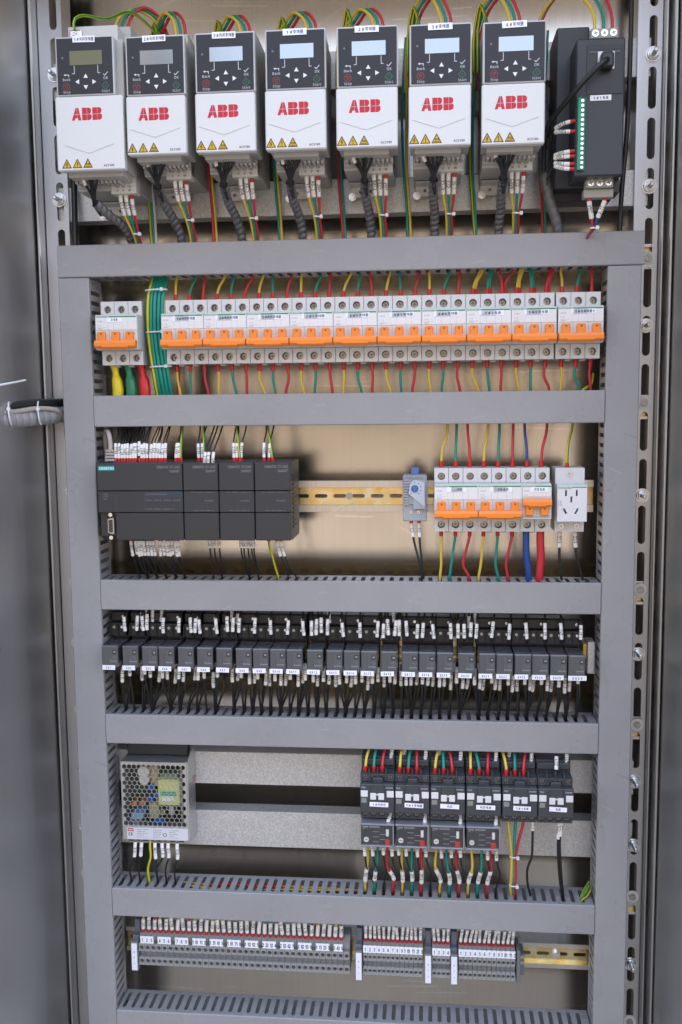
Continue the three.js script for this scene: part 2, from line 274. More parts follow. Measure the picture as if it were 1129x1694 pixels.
// slotted uprights and their fasteners
const SLOT0 = 1779.8, PITCH = 60.2;
const HEX = [1759, 1601.7, 1431.4, 1216, 1007.5, 834, 745.6, 577], PAN = [1515, 1335, 1093, 912, 673, 493];
function upright(label, xa, xb, xs, dy, hexX) {
  const t = thing('slotted_upright', label, 'upright', [0, 60, 0], 'slotted uprights at the cabinet sides');
  const s = poly([[xa, 2], [xb, 2], [xb, 1860], [xa, 1860]]);
  for (let k = -3; k < 27; k++) { const yc = SLOT0 + dy - PITCH * k - 60; if (yc < 40 || yc > 1820) continue; const w = 4.8, h = 20.2, p = []; for (let i = 0; i <= 6; i++) p.push([xs + w * Math.cos(i / 6 * Math.PI), yc + h + w * Math.sin(i / 6 * Math.PI)]); for (let i = 0; i <= 6; i++) p.push([xs - w * Math.cos(i / 6 * Math.PI), yc - h - w * Math.sin(i / 6 * Math.PI)]); s.holes.push(hole(p)); }
  obj('web', exz(s, 8, 2), mUpright, t);
  obj('flange', cbox(xa, xa + 2, 2, 1860, -24, 7.9), mUpright, t);
  obj('flange', cbox(xb - 2, xb, 2, 1860, -24, 7.9), mUpright, t);
  for (const y of HEX) {
    const yy = y - 60 + dy, x = xs + jit(1.2), a = rnd();
    const w = obj('hex_bolt', [disc(x, yy, 10, 9.2, 1.4, 22), disc(x, yy, 11.4, 7.6, 1.6, 18, 7)], mBolt, t);
    obj('nut', disc(x, yy, 13, 6.6, 5.4, 6, 6.3), mBolt, w).rotation.z = 0;
    const st = []; for (let i = 0; i < 7; i++) st.push(disc(x, yy, 18.4 + i * 1.3, 3.0, 1.3, 12, i % 2 ? 3.3 : 2.7)); st.push(disc(x, yy, 27.5, 2.9, 0.8, 12, 2));
    obj('stud', st, mBolt, w);
  }
  for (const y of PAN) {
    const yy = y - 60 + dy, x = xs + jit(0.8);
    const w = obj('washer', disc(x, yy, 10, 8.3, 1.2, 22), M([0.72, 0.7, 0.66], 0.45), t);
    obj('screw_head', screwHead(x, yy, 11.2, 4.6, 1.8), mScrew, w);
    obj('slot_bottom', disc(x, yy, 11.25, 3.4, 0.2, 12), mScrew, w);
  }
  return t;
}
function screwHead(x, y, z, r, h, n = 14, a = 0.4) {         // round head with a cross recess
  const s = poly(ring(0, 0, r, n)), w = r * 0.17, l = r * 0.68, c = Math.cos(a), q = Math.sin(a);
  s.holes.push(hole([[w, w], [w, l], [-w, l], [-w, w], [-l, w], [-l, -w], [-w, -w], [-w, -l], [w, -l], [w, -w], [l, -w], [l, w]].map(([u, v]) => [u * c - v * q, u * q + v * c])));
  return exz(s, z, h).translate(x * S, y * S, 0);
}
upright('pale slotted steel upright beside the right wiring duct', 333.5, 363, 352, 0);
upright('bluish slotted steel upright beside the left wiring duct', -425, -393.6, -404.5, 5.5);

// crossbars and rails behind the uprights
const RAILS = [[1517, 'behind the topmost wiring duct'], [1431, 'carrying the upper row of breakers'], [1329, 'behind the duct below the upper breakers'], [1215, 'carrying the controller modules and socket'], [1088, 'behind the duct above the relays'], [1009, 'carrying the row of relays'], [906, 'behind the duct below the relays'], [661, 'behind the duct above the terminal blocks'], [581, 'carrying the terminal blocks'], [484, 'behind the lowest wiring duct']];
for (const [y, where] of RAILS) {
  const t = thing('din_rail', `yellow zinc plated slotted mounting rail ${where}`, 'rail', [0, y, 0], 'zinc plated mounting rails');
  const long = where.startsWith('behind'), h = y === 1215 ? 21 : long ? 15.5 : 18;
  const x0 = long ? -420 : -352, x1 = y === 1215 ? 291 : y === 1009 ? 286 : long ? 360 : 330;
  const s = poly([[x0, -12.5], [x1, -12.5], [x1, 12.5], [x0, 12.5]]);
  for (let x = x0 + 12; x < x1 - 12; x += 25) { const p = []; for (let i = 0; i <= 5; i++) p.push([x + 6 + 2.6 * Math.sin(i / 5 * Math.PI), -2.6 * Math.cos(i / 5 * Math.PI)]); for (let i = 0; i <= 5; i++) p.push([x - 6 - 2.6 * Math.sin(i / 5 * Math.PI), 2.6 * Math.cos(i / 5 * Math.PI)]); s.holes.push(hole(p)); }
  obj('web', exz(s, 0, 1), mZinc, t);
  for (const d of [-1, 1]) {
    obj('side_wall', cbox(x0, x1, Math.min(d * 11.6, d * 12.5), Math.max(d * 11.6, d * 12.5), 1, 6.5), mZinc, t);
    obj('flange', cbox(x0, x1, Math.min(d * 11.6, d * h), Math.max(d * 11.6, d * h), 6.5, 7.4, 0.2), mZincPale, t);
  }
  if (y === 1215) { const b = obj('screw', screwHead(-27, 0, 1, 4.6, 2.2), mScrew, t); obj('slot_bottom', disc(-27, 0, 1.1, 3.6, 0.2), mScrew, b); }
  if (y === 581) obj('hex_bolt', [disc(252, 0, 1, 6.4, 1.2, 18), disc(252, 0, 2.2, 4.6, 4, 6)], mBolt, t);
}
for (const [y0, y1, where, x1] of [[1735, 1781, 'behind the tops of the drives', 331], [1580, 1624, 'under the row of drives', 331], [813, 859, 'behind the contactors', 331], [723, 774, 'behind the overload relays', 331]]) {
  const t = thing('mounting_strip', `spangled galvanized steel crossbar ${where}`, 'crossbar', [0, y0, 0], 'galvanized crossbars');
  const h = y1 - y0;
  obj('face', cbox(-410, x1 + 20, 0, h, 2, 4, 0.4), mGalv, t);
  obj('lip', cbox(-410, x1 + 20, h - 1.5, h, -22, 1.9), mGalv, t);
  obj('lip', cbox(-410, x1 + 20, 0, 1.5, -22, 1.9), mGalv, t);
}

// ---------------------------------------------------------------- wiring ducts
function slotPath(cx, a, b, w) { const p = []; for (let i = 0; i <= 6; i++) p.push([cx + w * Math.cos(Math.PI + i / 6 * Math.PI), a + w + w * Math.sin(Math.PI + i / 6 * Math.PI)]); p.push([cx + w, b], [cx + 0.6, b + 1.4], [cx + 0.6, b + 3], [cx - 0.6, b + 3], [cx - 0.6, b + 1.4], [cx - w, b]); return hole(p); }
function duct(label, horizontal, a0, a1, b0, zf = 60) {     // runs from a0 to a1 along its length; b0..b0+40 across
  const t = thing('wiring_duct', label, 'wiring duct', horizontal ? [0, b0, 0] : [b0, a0, 0], 'grey plastic wiring ducts');
  const len = a1 - a0, zb = 10.5, wall = () => { const s = poly([[0, zb], [len, zb], [len, zf - 3], [0, zf - 3]]); for (let x = 7; x < len - 5; x += 12.5) s.holes.push(slotPath(x, 15, 49, 2.7)); return ext(s, 1.5); };
  const place = (g, off) => {                               // wall lies in (along, depth): stand it up at offset off across the duct
    if (horizontal) g.applyMatrix4(new THREE.Matrix4().set(1, 0, 0, a0, 0, 0, 1, off, 0, 1, 0, 0, 0, 0, 0, 1));
    else g.applyMatrix4(new THREE.Matrix4().set(0, 0, 1, off, 1, 0, 0, 0, 0, 1, 0, 0, 0, 0, 0, 1));
    const n = g.index ? g.toNonIndexed() : g; if (horizontal) flip(n);
    return boxUV(finish(n));
  };
  obj('slotted_wall', place(wall(), 1.2), mDuctIn, t);
  obj('slotted_wall', place(wall(), 37.3), mDuctIn, t);
  const B = (p, q, z0, z1, c, e = 0) => horizontal ? cbox(a0 + e, a1 - e, p, q, z0, z1, c) : cbox(p, q, e, len - e, z0, z1, c);
  obj('base', B(1.2, 38.8, 9.6, 10.5, 0), mDuct, t);
  const sec = [[0, zf - 6.5], [0, zf - 1], [1, zf], [39, zf], [40, zf - 1], [40, zf - 6.5], [38.85, zf - 6.5], [38.85, zf - 1.4], [1.15, zf - 1.4], [1.15, zf - 6.5]];   // snap-on cover
  const g = ext(poly(sec), len);
  if (horizontal) g.applyMatrix4(new THREE.Matrix4().set(0, 0, 1, a0, 1, 0, 0, 0, 0, 1, 0, 0, 0, 0, 0, 1));
  else g.applyMatrix4(new THREE.Matrix4().set(1, 0, 0, 0, 0, 0, 1, 0, 0, 1, 0, 0, 0, 0, 0, 1));
  const n = g.index ? g.toNonIndexed() : g; if (!horizontal) flip(n);
  obj('cover', boxUV(finish(n)), mDuct, t);
  return t;
}
const XL = -351.7, XR = 293.4;
duct('long horizontal grey duct spanning above both vertical ducts, under the drives', true, -392, 336.5, 1500, 61.5);
duct('tall vertical grey duct left of all the device rows', false, 300, 1499.2, -392.5);
duct('tall vertical grey duct between the device rows and the right upright', false, 300, 1499.2, 294.2);
duct('horizontal grey duct below the long row of breakers', true, XL, XR, 1310.4);
duct('horizontal grey duct between the controller modules and the relays', true, XL, XR, 1070.1);
duct('horizontal grey duct below the relays, above the contactors', true, XL, XR, 888);
duct('horizontal grey duct below the contactors, above the terminal blocks', true, XL, XR, 644.1);
duct('horizontal grey duct below the terminal blocks', true, XL, XR, 466.9);

// ---------------------------------------------------------------- wires
function sub(curve, s0, s1, n = 5) { const L = curve.getLength() / S; return new THREE.CatmullRomCurve3(Array.from({ length: n }, (_, i) => curve.getPointAt(Math.min(1, Math.max(0, (s0 + (s1 - s0) * i / (n - 1)) / L)))), false, 'centripetal'); }
function wire(color, label, group, pts, o = {}) {
  const t = thing(o.name ?? `${color === 'striped' ? 'earth' : color}_wire`, label, o.cat ?? 'wire', pts[0], group);
  const loc = pts.map(p => [p[0] - pts[0][0], p[1] - pts[0][1], p[2] - pts[0][2]]), c = curveOf(loc), r = o.r ?? 1.45;
  obj('insulation', tube(c, r, o.seg ?? 14, o.rad ?? 7), INS[color], t);
  if (o.ferrule) obj('ferrule', tube(sub(c, ...o.ferrule), r + (o.fr ?? 0.75), 4, 8), mFerrule, t);
  if (o.sleeve) obj('marker_sleeve', tube(sub(c, ...o.sleeve), r + (o.sr ?? 0.8), 6, 9), o.plain ? SLEEVES[8] : SLEEVES[Math.floor(rnd() * 8)], t);
  if (o.sleeve2) obj('marker_sleeve', tube(sub(c, ...o.sleeve2), r + (o.sr ?? 0.8), 6, 9), SLEEVES[Math.floor(rnd() * 8)], t);
  return t;
}
function harness(label, pts, r, m, o = {}) {                // ridged spiral wrap round a bundle
  const t = thing(o.name ?? 'wrapped_harness', label, 'harness', pts[0], o.group);
  const c = curveOf(pts.map(p => [p[0] - pts[0][0], p[1] - pts[0][1], p[2] - pts[0][2]])), L = c.getLength() / S, seg = Math.round(L / 1.6);
  const g = new THREE.TubeGeometry(c, seg, r * S, 12, false), p = g.attributes.position, step = o.step ?? 7;
  for (let i = 0; i <= seg; i++) { const ctr = c.getPointAt(i / seg); for (let k = 0; k <= 12; k++) { const id = i * 13 + k, ph = ((i / seg * L + k / 12 * step) / step) % 1, f = 1 + (o.amp ?? 0.1) * (ph < 0.18 ? -1.2 : 0.4 * Math.sin(ph * Math.PI)); p.setXYZ(id, ctr.x + (p.getX(id) - ctr.x) * f, ctr.y + (p.getY(id) - ctr.y) * f, ctr.z + (p.getZ(id) - ctr.z) * f); } }
  g.computeVertexNormals();
  obj('spiral_wrap', g.toNonIndexed(), m, t);
  return t;
}
function tie(label, x, y, z, rx, rz, tilt = 0, m = mTie) {      // nylon tie round a bundle, with its head and tail
  const t = thing('cable_tie', label, 'cable tie', [x, y, z], 'white cable ties');
  const g = new THREE.TorusGeometry(1, 0.12, 6, 20).toNonIndexed(); g.rotateX(Math.PI / 2); g.scale(rx, 9, rz); 
  obj('strap', finish(g), m, t); obj('head', cbox(rx * 0.5, rx * 0.5 + 4, -2.2, 2.2, rz * 0.7, rz * 0.7 + 4, 0.6), m, t);
  t.rotation.z = tilt;
  return t;
}
const snap = x => Math.round((x - (XL + 7)) / 12.5) * 12.5 + XL + 7;      // nearest slot of a horizontal duct
const mWrap = M([0.12, 0.125, 0.135], 0.28, 0, { clearcoat: 0.4, clearcoatRoughness: 0.25 });

// ---------------------------------------------------------------- frequency drives
const BRAND = '#e2203a';
function drawBrand(g, x, y, w, h) {                         // three block letters cut by a thin white cross
  g.fillStyle = BRAND;
  const lw = w / 3.16, A = x;
  g.beginPath(); g.moveTo(A, y + h); g.lineTo(A + lw * 0.42, y); g.lineTo(A + lw * 0.72, y); g.lineTo(A + lw, y + h); g.lineTo(A + lw * 0.68, y + h); g.lineTo(A + lw * 0.64, y + h * 0.82); g.lineTo(A + lw * 0.38, y + h * 0.82); g.lineTo(A + lw * 0.3, y + h); g.closePath(); g.fill();
  for (let k = 1; k < 3; k++) { const X = x + k * (lw * 1.08); g.beginPath(); g.moveTo(X, y); g.lineTo(X + lw * 0.6, y); g.quadraticCurveTo(X + lw * 0.98, y, X + lw * 0.96, y + h * 0.26); g.quadraticCurveTo(X + lw * 0.94, y + h * 0.44, X + lw * 0.8, y + h * 0.48); g.quadraticCurveTo(X + lw * 1.04, y + h * 0.55, X + lw, y + h * 0.76); g.quadraticCurveTo(X + lw * 0.98, y + h, X + lw * 0.6, y + h); g.lineTo(X, y + h); g.closePath(); g.fill(); }
  g.fillStyle = '#e4e2e4'; g.fillRect(x, y + h * 0.5, w, h * 0.035); for (let k = 0; k < 3; k++) g.fillRect(x + k * lw * 1.08 + lw * (k ? 0.5 : 0.54), y, w * 0.01, h);
}
function coverTex(wmm, hmm) {
  const q = 8;
  return canvas(Math.round(wmm * q), Math.round(hmm * q), (g, w, h) => {
    g.fillStyle = '#ffffff'; g.fillRect(0, 0, w, h);
    const X = mm => (mm + wmm / 2) * q, Y = mm => h - (mm) * q, b = hmm > 70 ? 18 : 0;
    drawBrand(g, X(-20.5), Y(52 + b), 36 * q, 14 * q);
    for (let k = 0; k < 3; k++) {
      const cx = X(-28.5 + k * 12.6), y0 = Y(12.8), y1 = Y(3.2), r = 5.2 * q;
      g.lineJoin = 'round'; g.lineWidth = 0.9 * q; g.strokeStyle = '#161616'; g.fillStyle = '#f2c200'; g.beginPath(); g.moveTo(cx, y0); g.lineTo(cx + r, y1); g.lineTo(cx - r, y1); g.closePath(); g.fill(); g.stroke();
      g.strokeStyle = g.fillStyle = '#161616'; g.lineWidth = 0.85 * q; g.beginPath();
      if (k === 0) { g.moveTo(cx + 0.8 * q, y0 + 3.4 * q); g.lineTo(cx - 0.9 * q, y0 + 6 * q); g.lineTo(cx + 0.7 * q, y0 + 6 * q); g.lineTo(cx - 0.5 * q, y0 + 8.6 * q); g.stroke(); }
      else if (k === 1) { g.moveTo(cx, y0 + 3.4 * q); g.lineTo(cx, y0 + 6.5 * q); g.stroke(); g.fillRect(cx - 0.5 * q, y0 + 7.5 * q, q, q); }
      else for (let i = -1; i < 2; i++) { g.beginPath(); g.moveTo(cx + i * 1.7 * q, y0 + 4.6 * q); g.quadraticCurveTo(cx + (i * 1.7 + 0.9) * q, y0 + 5.8 * q, cx + i * 1.7 * q, y0 + 6.8 * q); g.stroke(); if (i === 0) g.fillRect(cx - 3 * q, y0 + 8 * q, 6 * q, 0.6 * q); }
    }
    g.fillStyle = '#35353b'; g.font = `bold ${Math.round(3.6 * q)}px sans-serif`; g.textAlign = 'left'; g.fillText('ACS180', X(15.5), Y(3.6));
  });
}
const tKeypad = canvas(528, 496, (g, w, h) => {             // 66 x 62 mm, print of the black keypad
  g.fillStyle = '#1d1f27'; g.fillRect(0, 0, w, h);
  const X = mm => (mm + 32.3) * 8, Y = mm => (129.3 - mm) * 8;
  g.strokeStyle = '#c9cbd2'; g.lineWidth = 6;
  g.beginPath(); g.moveTo(X(-12), Y(99)); g.lineTo(X(-12), Y(90.2)); g.lineTo(X(-15), Y(90.2)); g.stroke();
  g.beginPath(); g.moveTo(X(15.8), Y(99)); g.lineTo(X(15.8), Y(90.2)); g.lineTo(X(18.5), Y(90.2)); g.stroke();
  g.lineWidth = 7; g.beginPath(); g.moveTo(X(-24), Y(89)); g.lineTo(X(-18.8), Y(89)); g.lineTo(X(-18.8), Y(86.6)); g.stroke();
  g.beginPath(); g.moveTo(X(-25), Y(89)); g.lineTo(X(-22.6), Y(90.4)); g.lineTo(X(-22.6), Y(87.6)); g.closePath(); g.fillStyle = '#c9cbd2'; g.fill();
  g.beginPath(); g.moveTo(X(22), Y(88.8)); g.lineTo(X(23.8), Y(87.2)); g.lineTo(X(27.4), Y(91)); g.stroke();
  g.font = 'bold 33px sans-serif'; g.textAlign = 'center'; g.fillStyle = '#a9abb2'; g.fillText('Back', X(-21.7), Y(82.4)); g.fillText('OK', X(24.6), Y(82.8)); g.fillStyle = '#9c9ea6'; g.fillText('Stop', X(-21.7), Y(68.6)); g.fillText('Start', X(24.4), Y(68.6));
  g.strokeStyle = '#8e2630'; g.lineWidth = 6; g.beginPath(); g.arc(X(-21.9), Y(76), 31, 0, 7); g.stroke(); g.beginPath(); g.moveTo(X(-23.8), Y(77.4)); g.lineTo(X(-20), Y(77.4)); g.lineTo(X(-21.9), Y(74)); g.closePath(); g.stroke();
  g.strokeStyle = '#2c6b45'; g.beginPath(); g.moveTo(X(24.3), Y(80.4)); g.lineTo(X(28.4), Y(76)); g.lineTo(X(24.3), Y(71.6)); g.lineTo(X(20.2), Y(76)); g.closePath(); g.stroke(); g.beginPath(); g.moveTo(X(24.3), Y(77.6)); g.lineTo(X(24.3), Y(74.4)); g.stroke();
});
const mKeypad = M([1, 1, 1], 0.4, 0, { map: tKeypad });
const mLcd = M([0.32, 0.36, 0.39], 0.16, 0.75, { clearcoat: 1, clearcoatRoughness: 0.03 });
const mLcdOff = M([0.12, 0.13, 0.07], 0.3, 0, { clearcoat: 1, clearcoatRoughness: 0.03 });
const tTerm = canvas(256, 160, (g, w, h) => { g.fillStyle = '#fff'; g.fillRect(0, 0, w, h); g.fillStyle = '#3a3a3a'; g.font = 'bold 30px sans-serif'; g.textAlign = 'center'; ['U', 'V', 'W'].forEach((c, i) => { g.fillText(`T${i + 1}/`, 66 + i * 62, 105); g.fillText(c, 66 + i * 62, 140); }); });
const mTerm = M([0.6, 0.595, 0.57], 0.5, 0, { map: tTerm });
function makeDrive(big) {
  const t = thing('frequency_drive', '', 'drive', [0, 0, 0], 'white frequency drives');
  const b = big ? -18 : 0, hw = big ? 40 : 34.6, q = big ? 1.155 : 1, ct = coverTex(2 * hw, 65 - b);
  const mCover = M([0.68, 0.68, 0.685], 0.4, 0, { map: ct });
  const rl = -31 * q, rr = big ? 36 : 27;
  const top = big ? 160 : 151;
  obj('housing', [cbox(-hw + 1, hw - 1, b + 3, 130, 97, 138, 0.8), cbox(rl, rr, b - 12, top, 6, 96.5, 0.8), cbox(rl + 3, rr - 3, b - 4, b + 3, 97, 134)], mDriveBody, t);
  obj('front_cover', planar(cbox(-hw, hw, b, 65, 138.5, 150, 1.3), -hw, hw, b, 65), mCover, t);
  const ch = []; for (const s of [-1, 1]) { const g = cbox(-15.4, 15.4, -0.35, 0.35, 0, 0.45, 0.15); g.rotateZ(s * 0.32); g.translate((-1 + s * 14.6) * S, (b + 24) * S, 150 * S); ch.push(g); }
  obj('chevron_ridge', ch[0], mDrive, t); obj('chevron_ridge', ch[1], mDrive, t);
  const xs = big ? -3.5 : 0.6;
  const cp = obj('control_panel', cbox(xs - 34.2, xs + 34.4, 66, 131.2, 138.5, 149, 1.1), mDrive, t);
  obj('keypad', planar(cbox(xs - 32.3, xs + 33.2, 67.4, 129.3, 149, 149.6, 0.25), xs - 32.3, xs + 33.7, 67.3, 129.3), mKeypad, cp);
  obj('screen', cbox(xs - 17.2, xs + 21, 99.2, 115, 149.6, 150.1, 0.2), big ? mLcdOff : mLcd, cp);
  for (const [x, y, r] of [[1.3, 87, 0], [1.1, 74.8, Math.PI], [-8.7, 80.9, Math.PI / 2], [11.1, 80.4, -Math.PI / 2]]) { const g = exz(poly([[-2.6, -2], [2.6, -2], [0, 2.5]]), 149.6, 0.6); g.rotateZ(r); g.translate((x + xs) * S, y * S, 0); obj('arrow_key', g, M([0.78, 0.78, 0.8], 0.45), cp); }
  obj('indicator', disc(xs - 25.5, 107.8, 149.6, 1.2, 0.4, 10), M([0.16, 0.17, 0.19], 0.4), cp);
  const tx = big ? 6 : -4, ty = b - 16;
  const tHoles = [0, 1, 2].map(k => tx + 8 + k * 7.5);
  const tb = obj('terminal_block', planar(mergeGeometries([cbox(tx, tx + 31, ty, ty + 20, 80, 92, 0.4), holed(tx, tx + 31, ty, ty + 20, 92, 6, tHoles.map(x => ring(x, ty + 14.4, 2.7, 14)), 0.4)]), tx, tx + 31, ty, ty + 20), mTerm, t);
  for (const x of tHoles) obj('clamp_screw', screwHead(x, ty + 14.4, 92.1, 2.3, 1.2, 10), mSteelGrey, tb);
  obj('connector_face', holed(rl + 1, rl + 27, b - 9, b + 1, 96.5, 5, Array.from({ length: 6 }, (_, k) => slotHole(rl + 4.4 + k * 4.2, b - 4, 1.4, 1.7)), 0.2), mDriveBody, t);
  for (let k = 0; k < 11; k++) obj('vent_rib', cbox(rl + 4 + k * 5.2, rl + 7 + k * 5.2, b - 7, b - 4.05, 100, 116, 0.3), mDriveBody, t);
  const gc = obj('earth_clamp', [holed(rl + 2, rl + 36, b - 27, b - 14, 16, 2, [ring(rl + 14, b - 20, 2, 12), ring(rl + 27, b - 20, 2, 12)], 0.2), cbox(rl + 2, rl + 36, b - 15, b - 13, 18.1, 40, 0.4)], mGalv, t);
  const sb = obj('mounting_screw', [disc(rl + 4, b - 26, 18, 5, 1, 16), disc(rl + 4, b - 26, 19, 3.6, 3, 6)], mBolt, t); sb.position.x = 0;
  if (big) {
    obj('top_block', planar(cbox(-33, 27, 132, 154, 97, 118, 0.8), -33, 32, 121, 154), M([0.6, 0.595, 0.57], 0.5, 0, { map: canvas(520, 264, g => { g.fillStyle = '#fff'; g.fillRect(0, 0, 520, 264); g.fillStyle = '#333'; g.font = 'bold 34px sans-serif'; ['L1', 'L2', 'L3'].forEach((s, i) => g.fillText(s, 170 + i * 66, 186)); }) }), t);
    const sc = obj('earth_screw', cbox(-29, -15, 136, 148, 118, 124, 1), mBolt, t); obj('screw_head', screwHead(-22, 142, 124, 4.4, 1.6), mBolt, sc);
  }
  return t;
}
const driveX = [-312.5, -233.8, -153.0, -72.2, 8.9, 90.5, 171.7], driveY = [1627.3, 1624.4, 1624.6, 1624.6, 1624.1, 1623.2, 1622.0];
const driveWhich = ['larger white drive with a dark screen beside the left upright', 'white drive next to the larger dark-screened drive', 'third white drive counted from the larger dark-screened drive', 'fourth white drive counted from the larger dark-screened drive', 'fifth white drive counted from the larger dark-screened drive', 'white drive one place away from the dark grey converter', 'white drive next to the dark grey converter with green terminals'];
const driveText = ['1#风机变频器', '2#风机变频器', '3#风机变频器', '1#变频器', '2#变频器', '3#变频器', '4#变频器'];
const bigDrive = makeDrive(true), stdDrive = makeDrive(false);
driveX.forEach((x, i) => {
  const y = driveY[i], p = [x, y, 0];
  let d;
  if (i === 0) { d = bigDrive; d.position.set(x * S, y * S, 0); d.userData.label = driveWhich[0]; }
  else if (i === 1) { d = stdDrive; d.position.set(x * S, y * S, 0); d.userData.label = driveWhich[1]; }
  else d = copy(stdDrive, driveWhich[i], p, 'white frequency drives');
});
driveX.forEach((x, i) => { const o = scene.getObjectByName(i === 0 ? bigDrive.name : i === 1 ? stdDrive.name : `frequency_drive_${String(i).padStart(3, '0')}`); sticker(driveText[i], i ? -13 : -16, i ? 14 : 10, 124, 131, 150.2, o, jit(0.02)); });
const dn = i => ['the larger drive beside the left upright', 'the second drive from the left upright', 'the third drive from the left upright', 'the middle drive of the row', 'the third drive from the dark converter', 'the second drive from the dark converter', 'the drive next to the dark converter'][i];
driveX.forEach((x, i) => {
  const y = driveY[i], b = i ? 0 : -18, dx = i ? 0 : 1;
  // black control leads that gather into a wrapped bundle under the cover
  const hx = x - 14 + (i > 3 ? 8 : 0), leads = i ? 5 : 4;
  for (let k = 0; k < leads; k++) { const s = x - 20 + k * 6.2 + jit(1.5); wire('black', `${ord(k)} black lead hanging under ${dn(i)}`, 'black leads under the drives', [[s, y + b + 6, 118 + jit(8)], [s + (hx - s) * 0.2, y + b - 7 - jit(3), 120], [s + (hx - s) * 0.75, y + b - 17, 108], [hx + jit(2), y + b - 28, 98], [hx + 1, y + b - 38, 82]], { r: 1.7, sleeve: k === 0 ? [6, 16] : undefined, plain: true, sr: 0.5 }); }
  harness(`dark wrapped cable bundle running down below ${dn(i)}`, i ? [[hx, y + b - 24, 98], [hx - 1, y + b - 38, 72], [hx + 6 - i, y + b - 54, 48], [hx + 12 - i * 2.2, y + b - 72, 34], [hx + 14 - i * 2.4, y - 112, 30]] : [[hx, y + b - 26, 98], [hx + 10, y + b - 37, 84], [hx + 22, y + b - 48, 56], [hx + 26, y + b - 66, 38], [hx + 26, y - 112, 30]], 5.4, mWrap, { amp: 0.2, step: 8, group: 'wrapped bundles under the drives' });
  // motor wires with white sleeves
  const tx = x + (i ? 4 : 14), ty = y + b - 16;
  ['yellow', 'green', 'red'].forEach((c, k) => wire(c, `${c} motor wire with white sleeve leaving ${dn(i)}`, 'motor wires under the drives', [[tx + k * 7.5, ty + 3, 88], [tx + k * 7, ty - 6, 86], [tx + k * 6.4 + 1, ty - 21, 76], [tx + 8 + k * 3.4 - 3, ty - 40, 56], [tx + 6 + k * 3.2, ty - 60, 40], [tx + 5 + k * 3 + jit(1), y - 112, 32]], { r: 1.6, ferrule: k === 2 ? [3, 7.5] : undefined, sleeve: [k === 2 ? 7 : 2, 27], sr: 0.95 }));
  tie(`white cable tie round the motor wires of ${dn(i)}`, tx + 9.5, ty - 41, 55, 5.4, 4, -0.1);
  // supply wires arching over the top
  const X0 = i ? x - 44 : x - 10, pk = i === 1 ? 193 : 188 + jit(3), gx = i > 4 ? 4 : 0;
  const ends = i === 0 ? [[22, 30], [28, 36], [34, 42]] : [[-5, 2], [2, 8], [9, 14]];
  ['yellow', 'green', 'red'].forEach((c, k) => wire(c, `${c} supply wire arching over ${dn(i)}`, 'supply wires over the drives', i === 0
    ? [[x + 4 + k * 8, y + 150, 62], [x + 8 + k * 8, y + 184, 55], [x + 26 + k * 6, y + 199 + k, 45], [x + 46 + k * 4, y + 192 + k, 32], [x + 58 + k * 3, y + 165, 22], [x + 60 + k * 2, y + 120, 16]]
    : [[x - 46 + k * 3 + gx, y + 100, 16], [x - 42 + k * 4 + gx, y + 165, 20], [x - 28 + k * 5, y + pk - 6 - k * 2 + (i > 4 ? 14 : 0), 34], [x - 14 + k * 6, y + pk + (i > 4 ? 13 : 2), 48], [x + 0 + k * 6, y + pk - 12, 58], [x + 5 + k * 6, y + 140, 62]], { r: 1.9, rad: 8, seg: 26 }));
  if (i) for (let k = 0; k < 2; k++) wire('striped', `${['outer', 'inner'][k]} yellow-green earth loop above ${dn(i)}`, 'earth loops over the drives', [[x - 38 + k * 5, y + 120, 22], [x - 37 + k * 4, y + 172, 26], [x - 31 + k * 2, y + 188 + (i > 3 ? 6 : 0) - k * 4, 34], [x - 24 - k, y + 172, 42], [x - 21 - k * 2, y + 145, 44]], { r: 1.8, rad: 8, seg: 20 });
  else wire('striped', 'yellow-green earth wire on the screw of the larger drive', 'earth loops over the drives', [[x - 22, y + 147, 126], [x - 22, y + 158, 126], [x - 16, y + 166, 118], [x + 4, y + 172, 90], [x + 26, y + 190, 60], [x + 48, y + 176, 36], [x + 62, y + 158, 20]], { r: 1.8, seg: 24 });
});
// risers that run down between the drives into the topmost duct
[[-281.7, ['striped', 'green', 'white']], [-199.3, ['red', 'yellow']], [-114.6, ['green', 'yellow']], [-33.4, ['red', 'green']], [49.6, ['green', 'yellow']], [131.6, ['striped', 'green']], [217.4, ['red', 'green']]].forEach(([x, cs], i) => {
  const gap = ['between the first two drives', 'between the second and third drives', 'left of the middle drive', 'right of the middle drive', 'between the fifth and sixth drives', 'between the last two drives', 'between the last drive and the dark converter'][i];
  cs.forEach((c, k) => wire(c, `${c === 'striped' ? 'yellow-green' : c} riser wire ${gap}`, 'riser wires between the drives', [[x + k * 3.6 + (i > 4 ? 3 : 0), 1790, 14 + k * 2], [x + k * 3.4 - 3 + jit(2), 1690, 20], [x + k * 3.4 - 2, 1620, 24], [x + k * 3.4 + 1, 1580, 24], [x + k * 3.4 + 4 + jit(2), 1512, 26]], { r: 1.7, seg: 20 }));
});
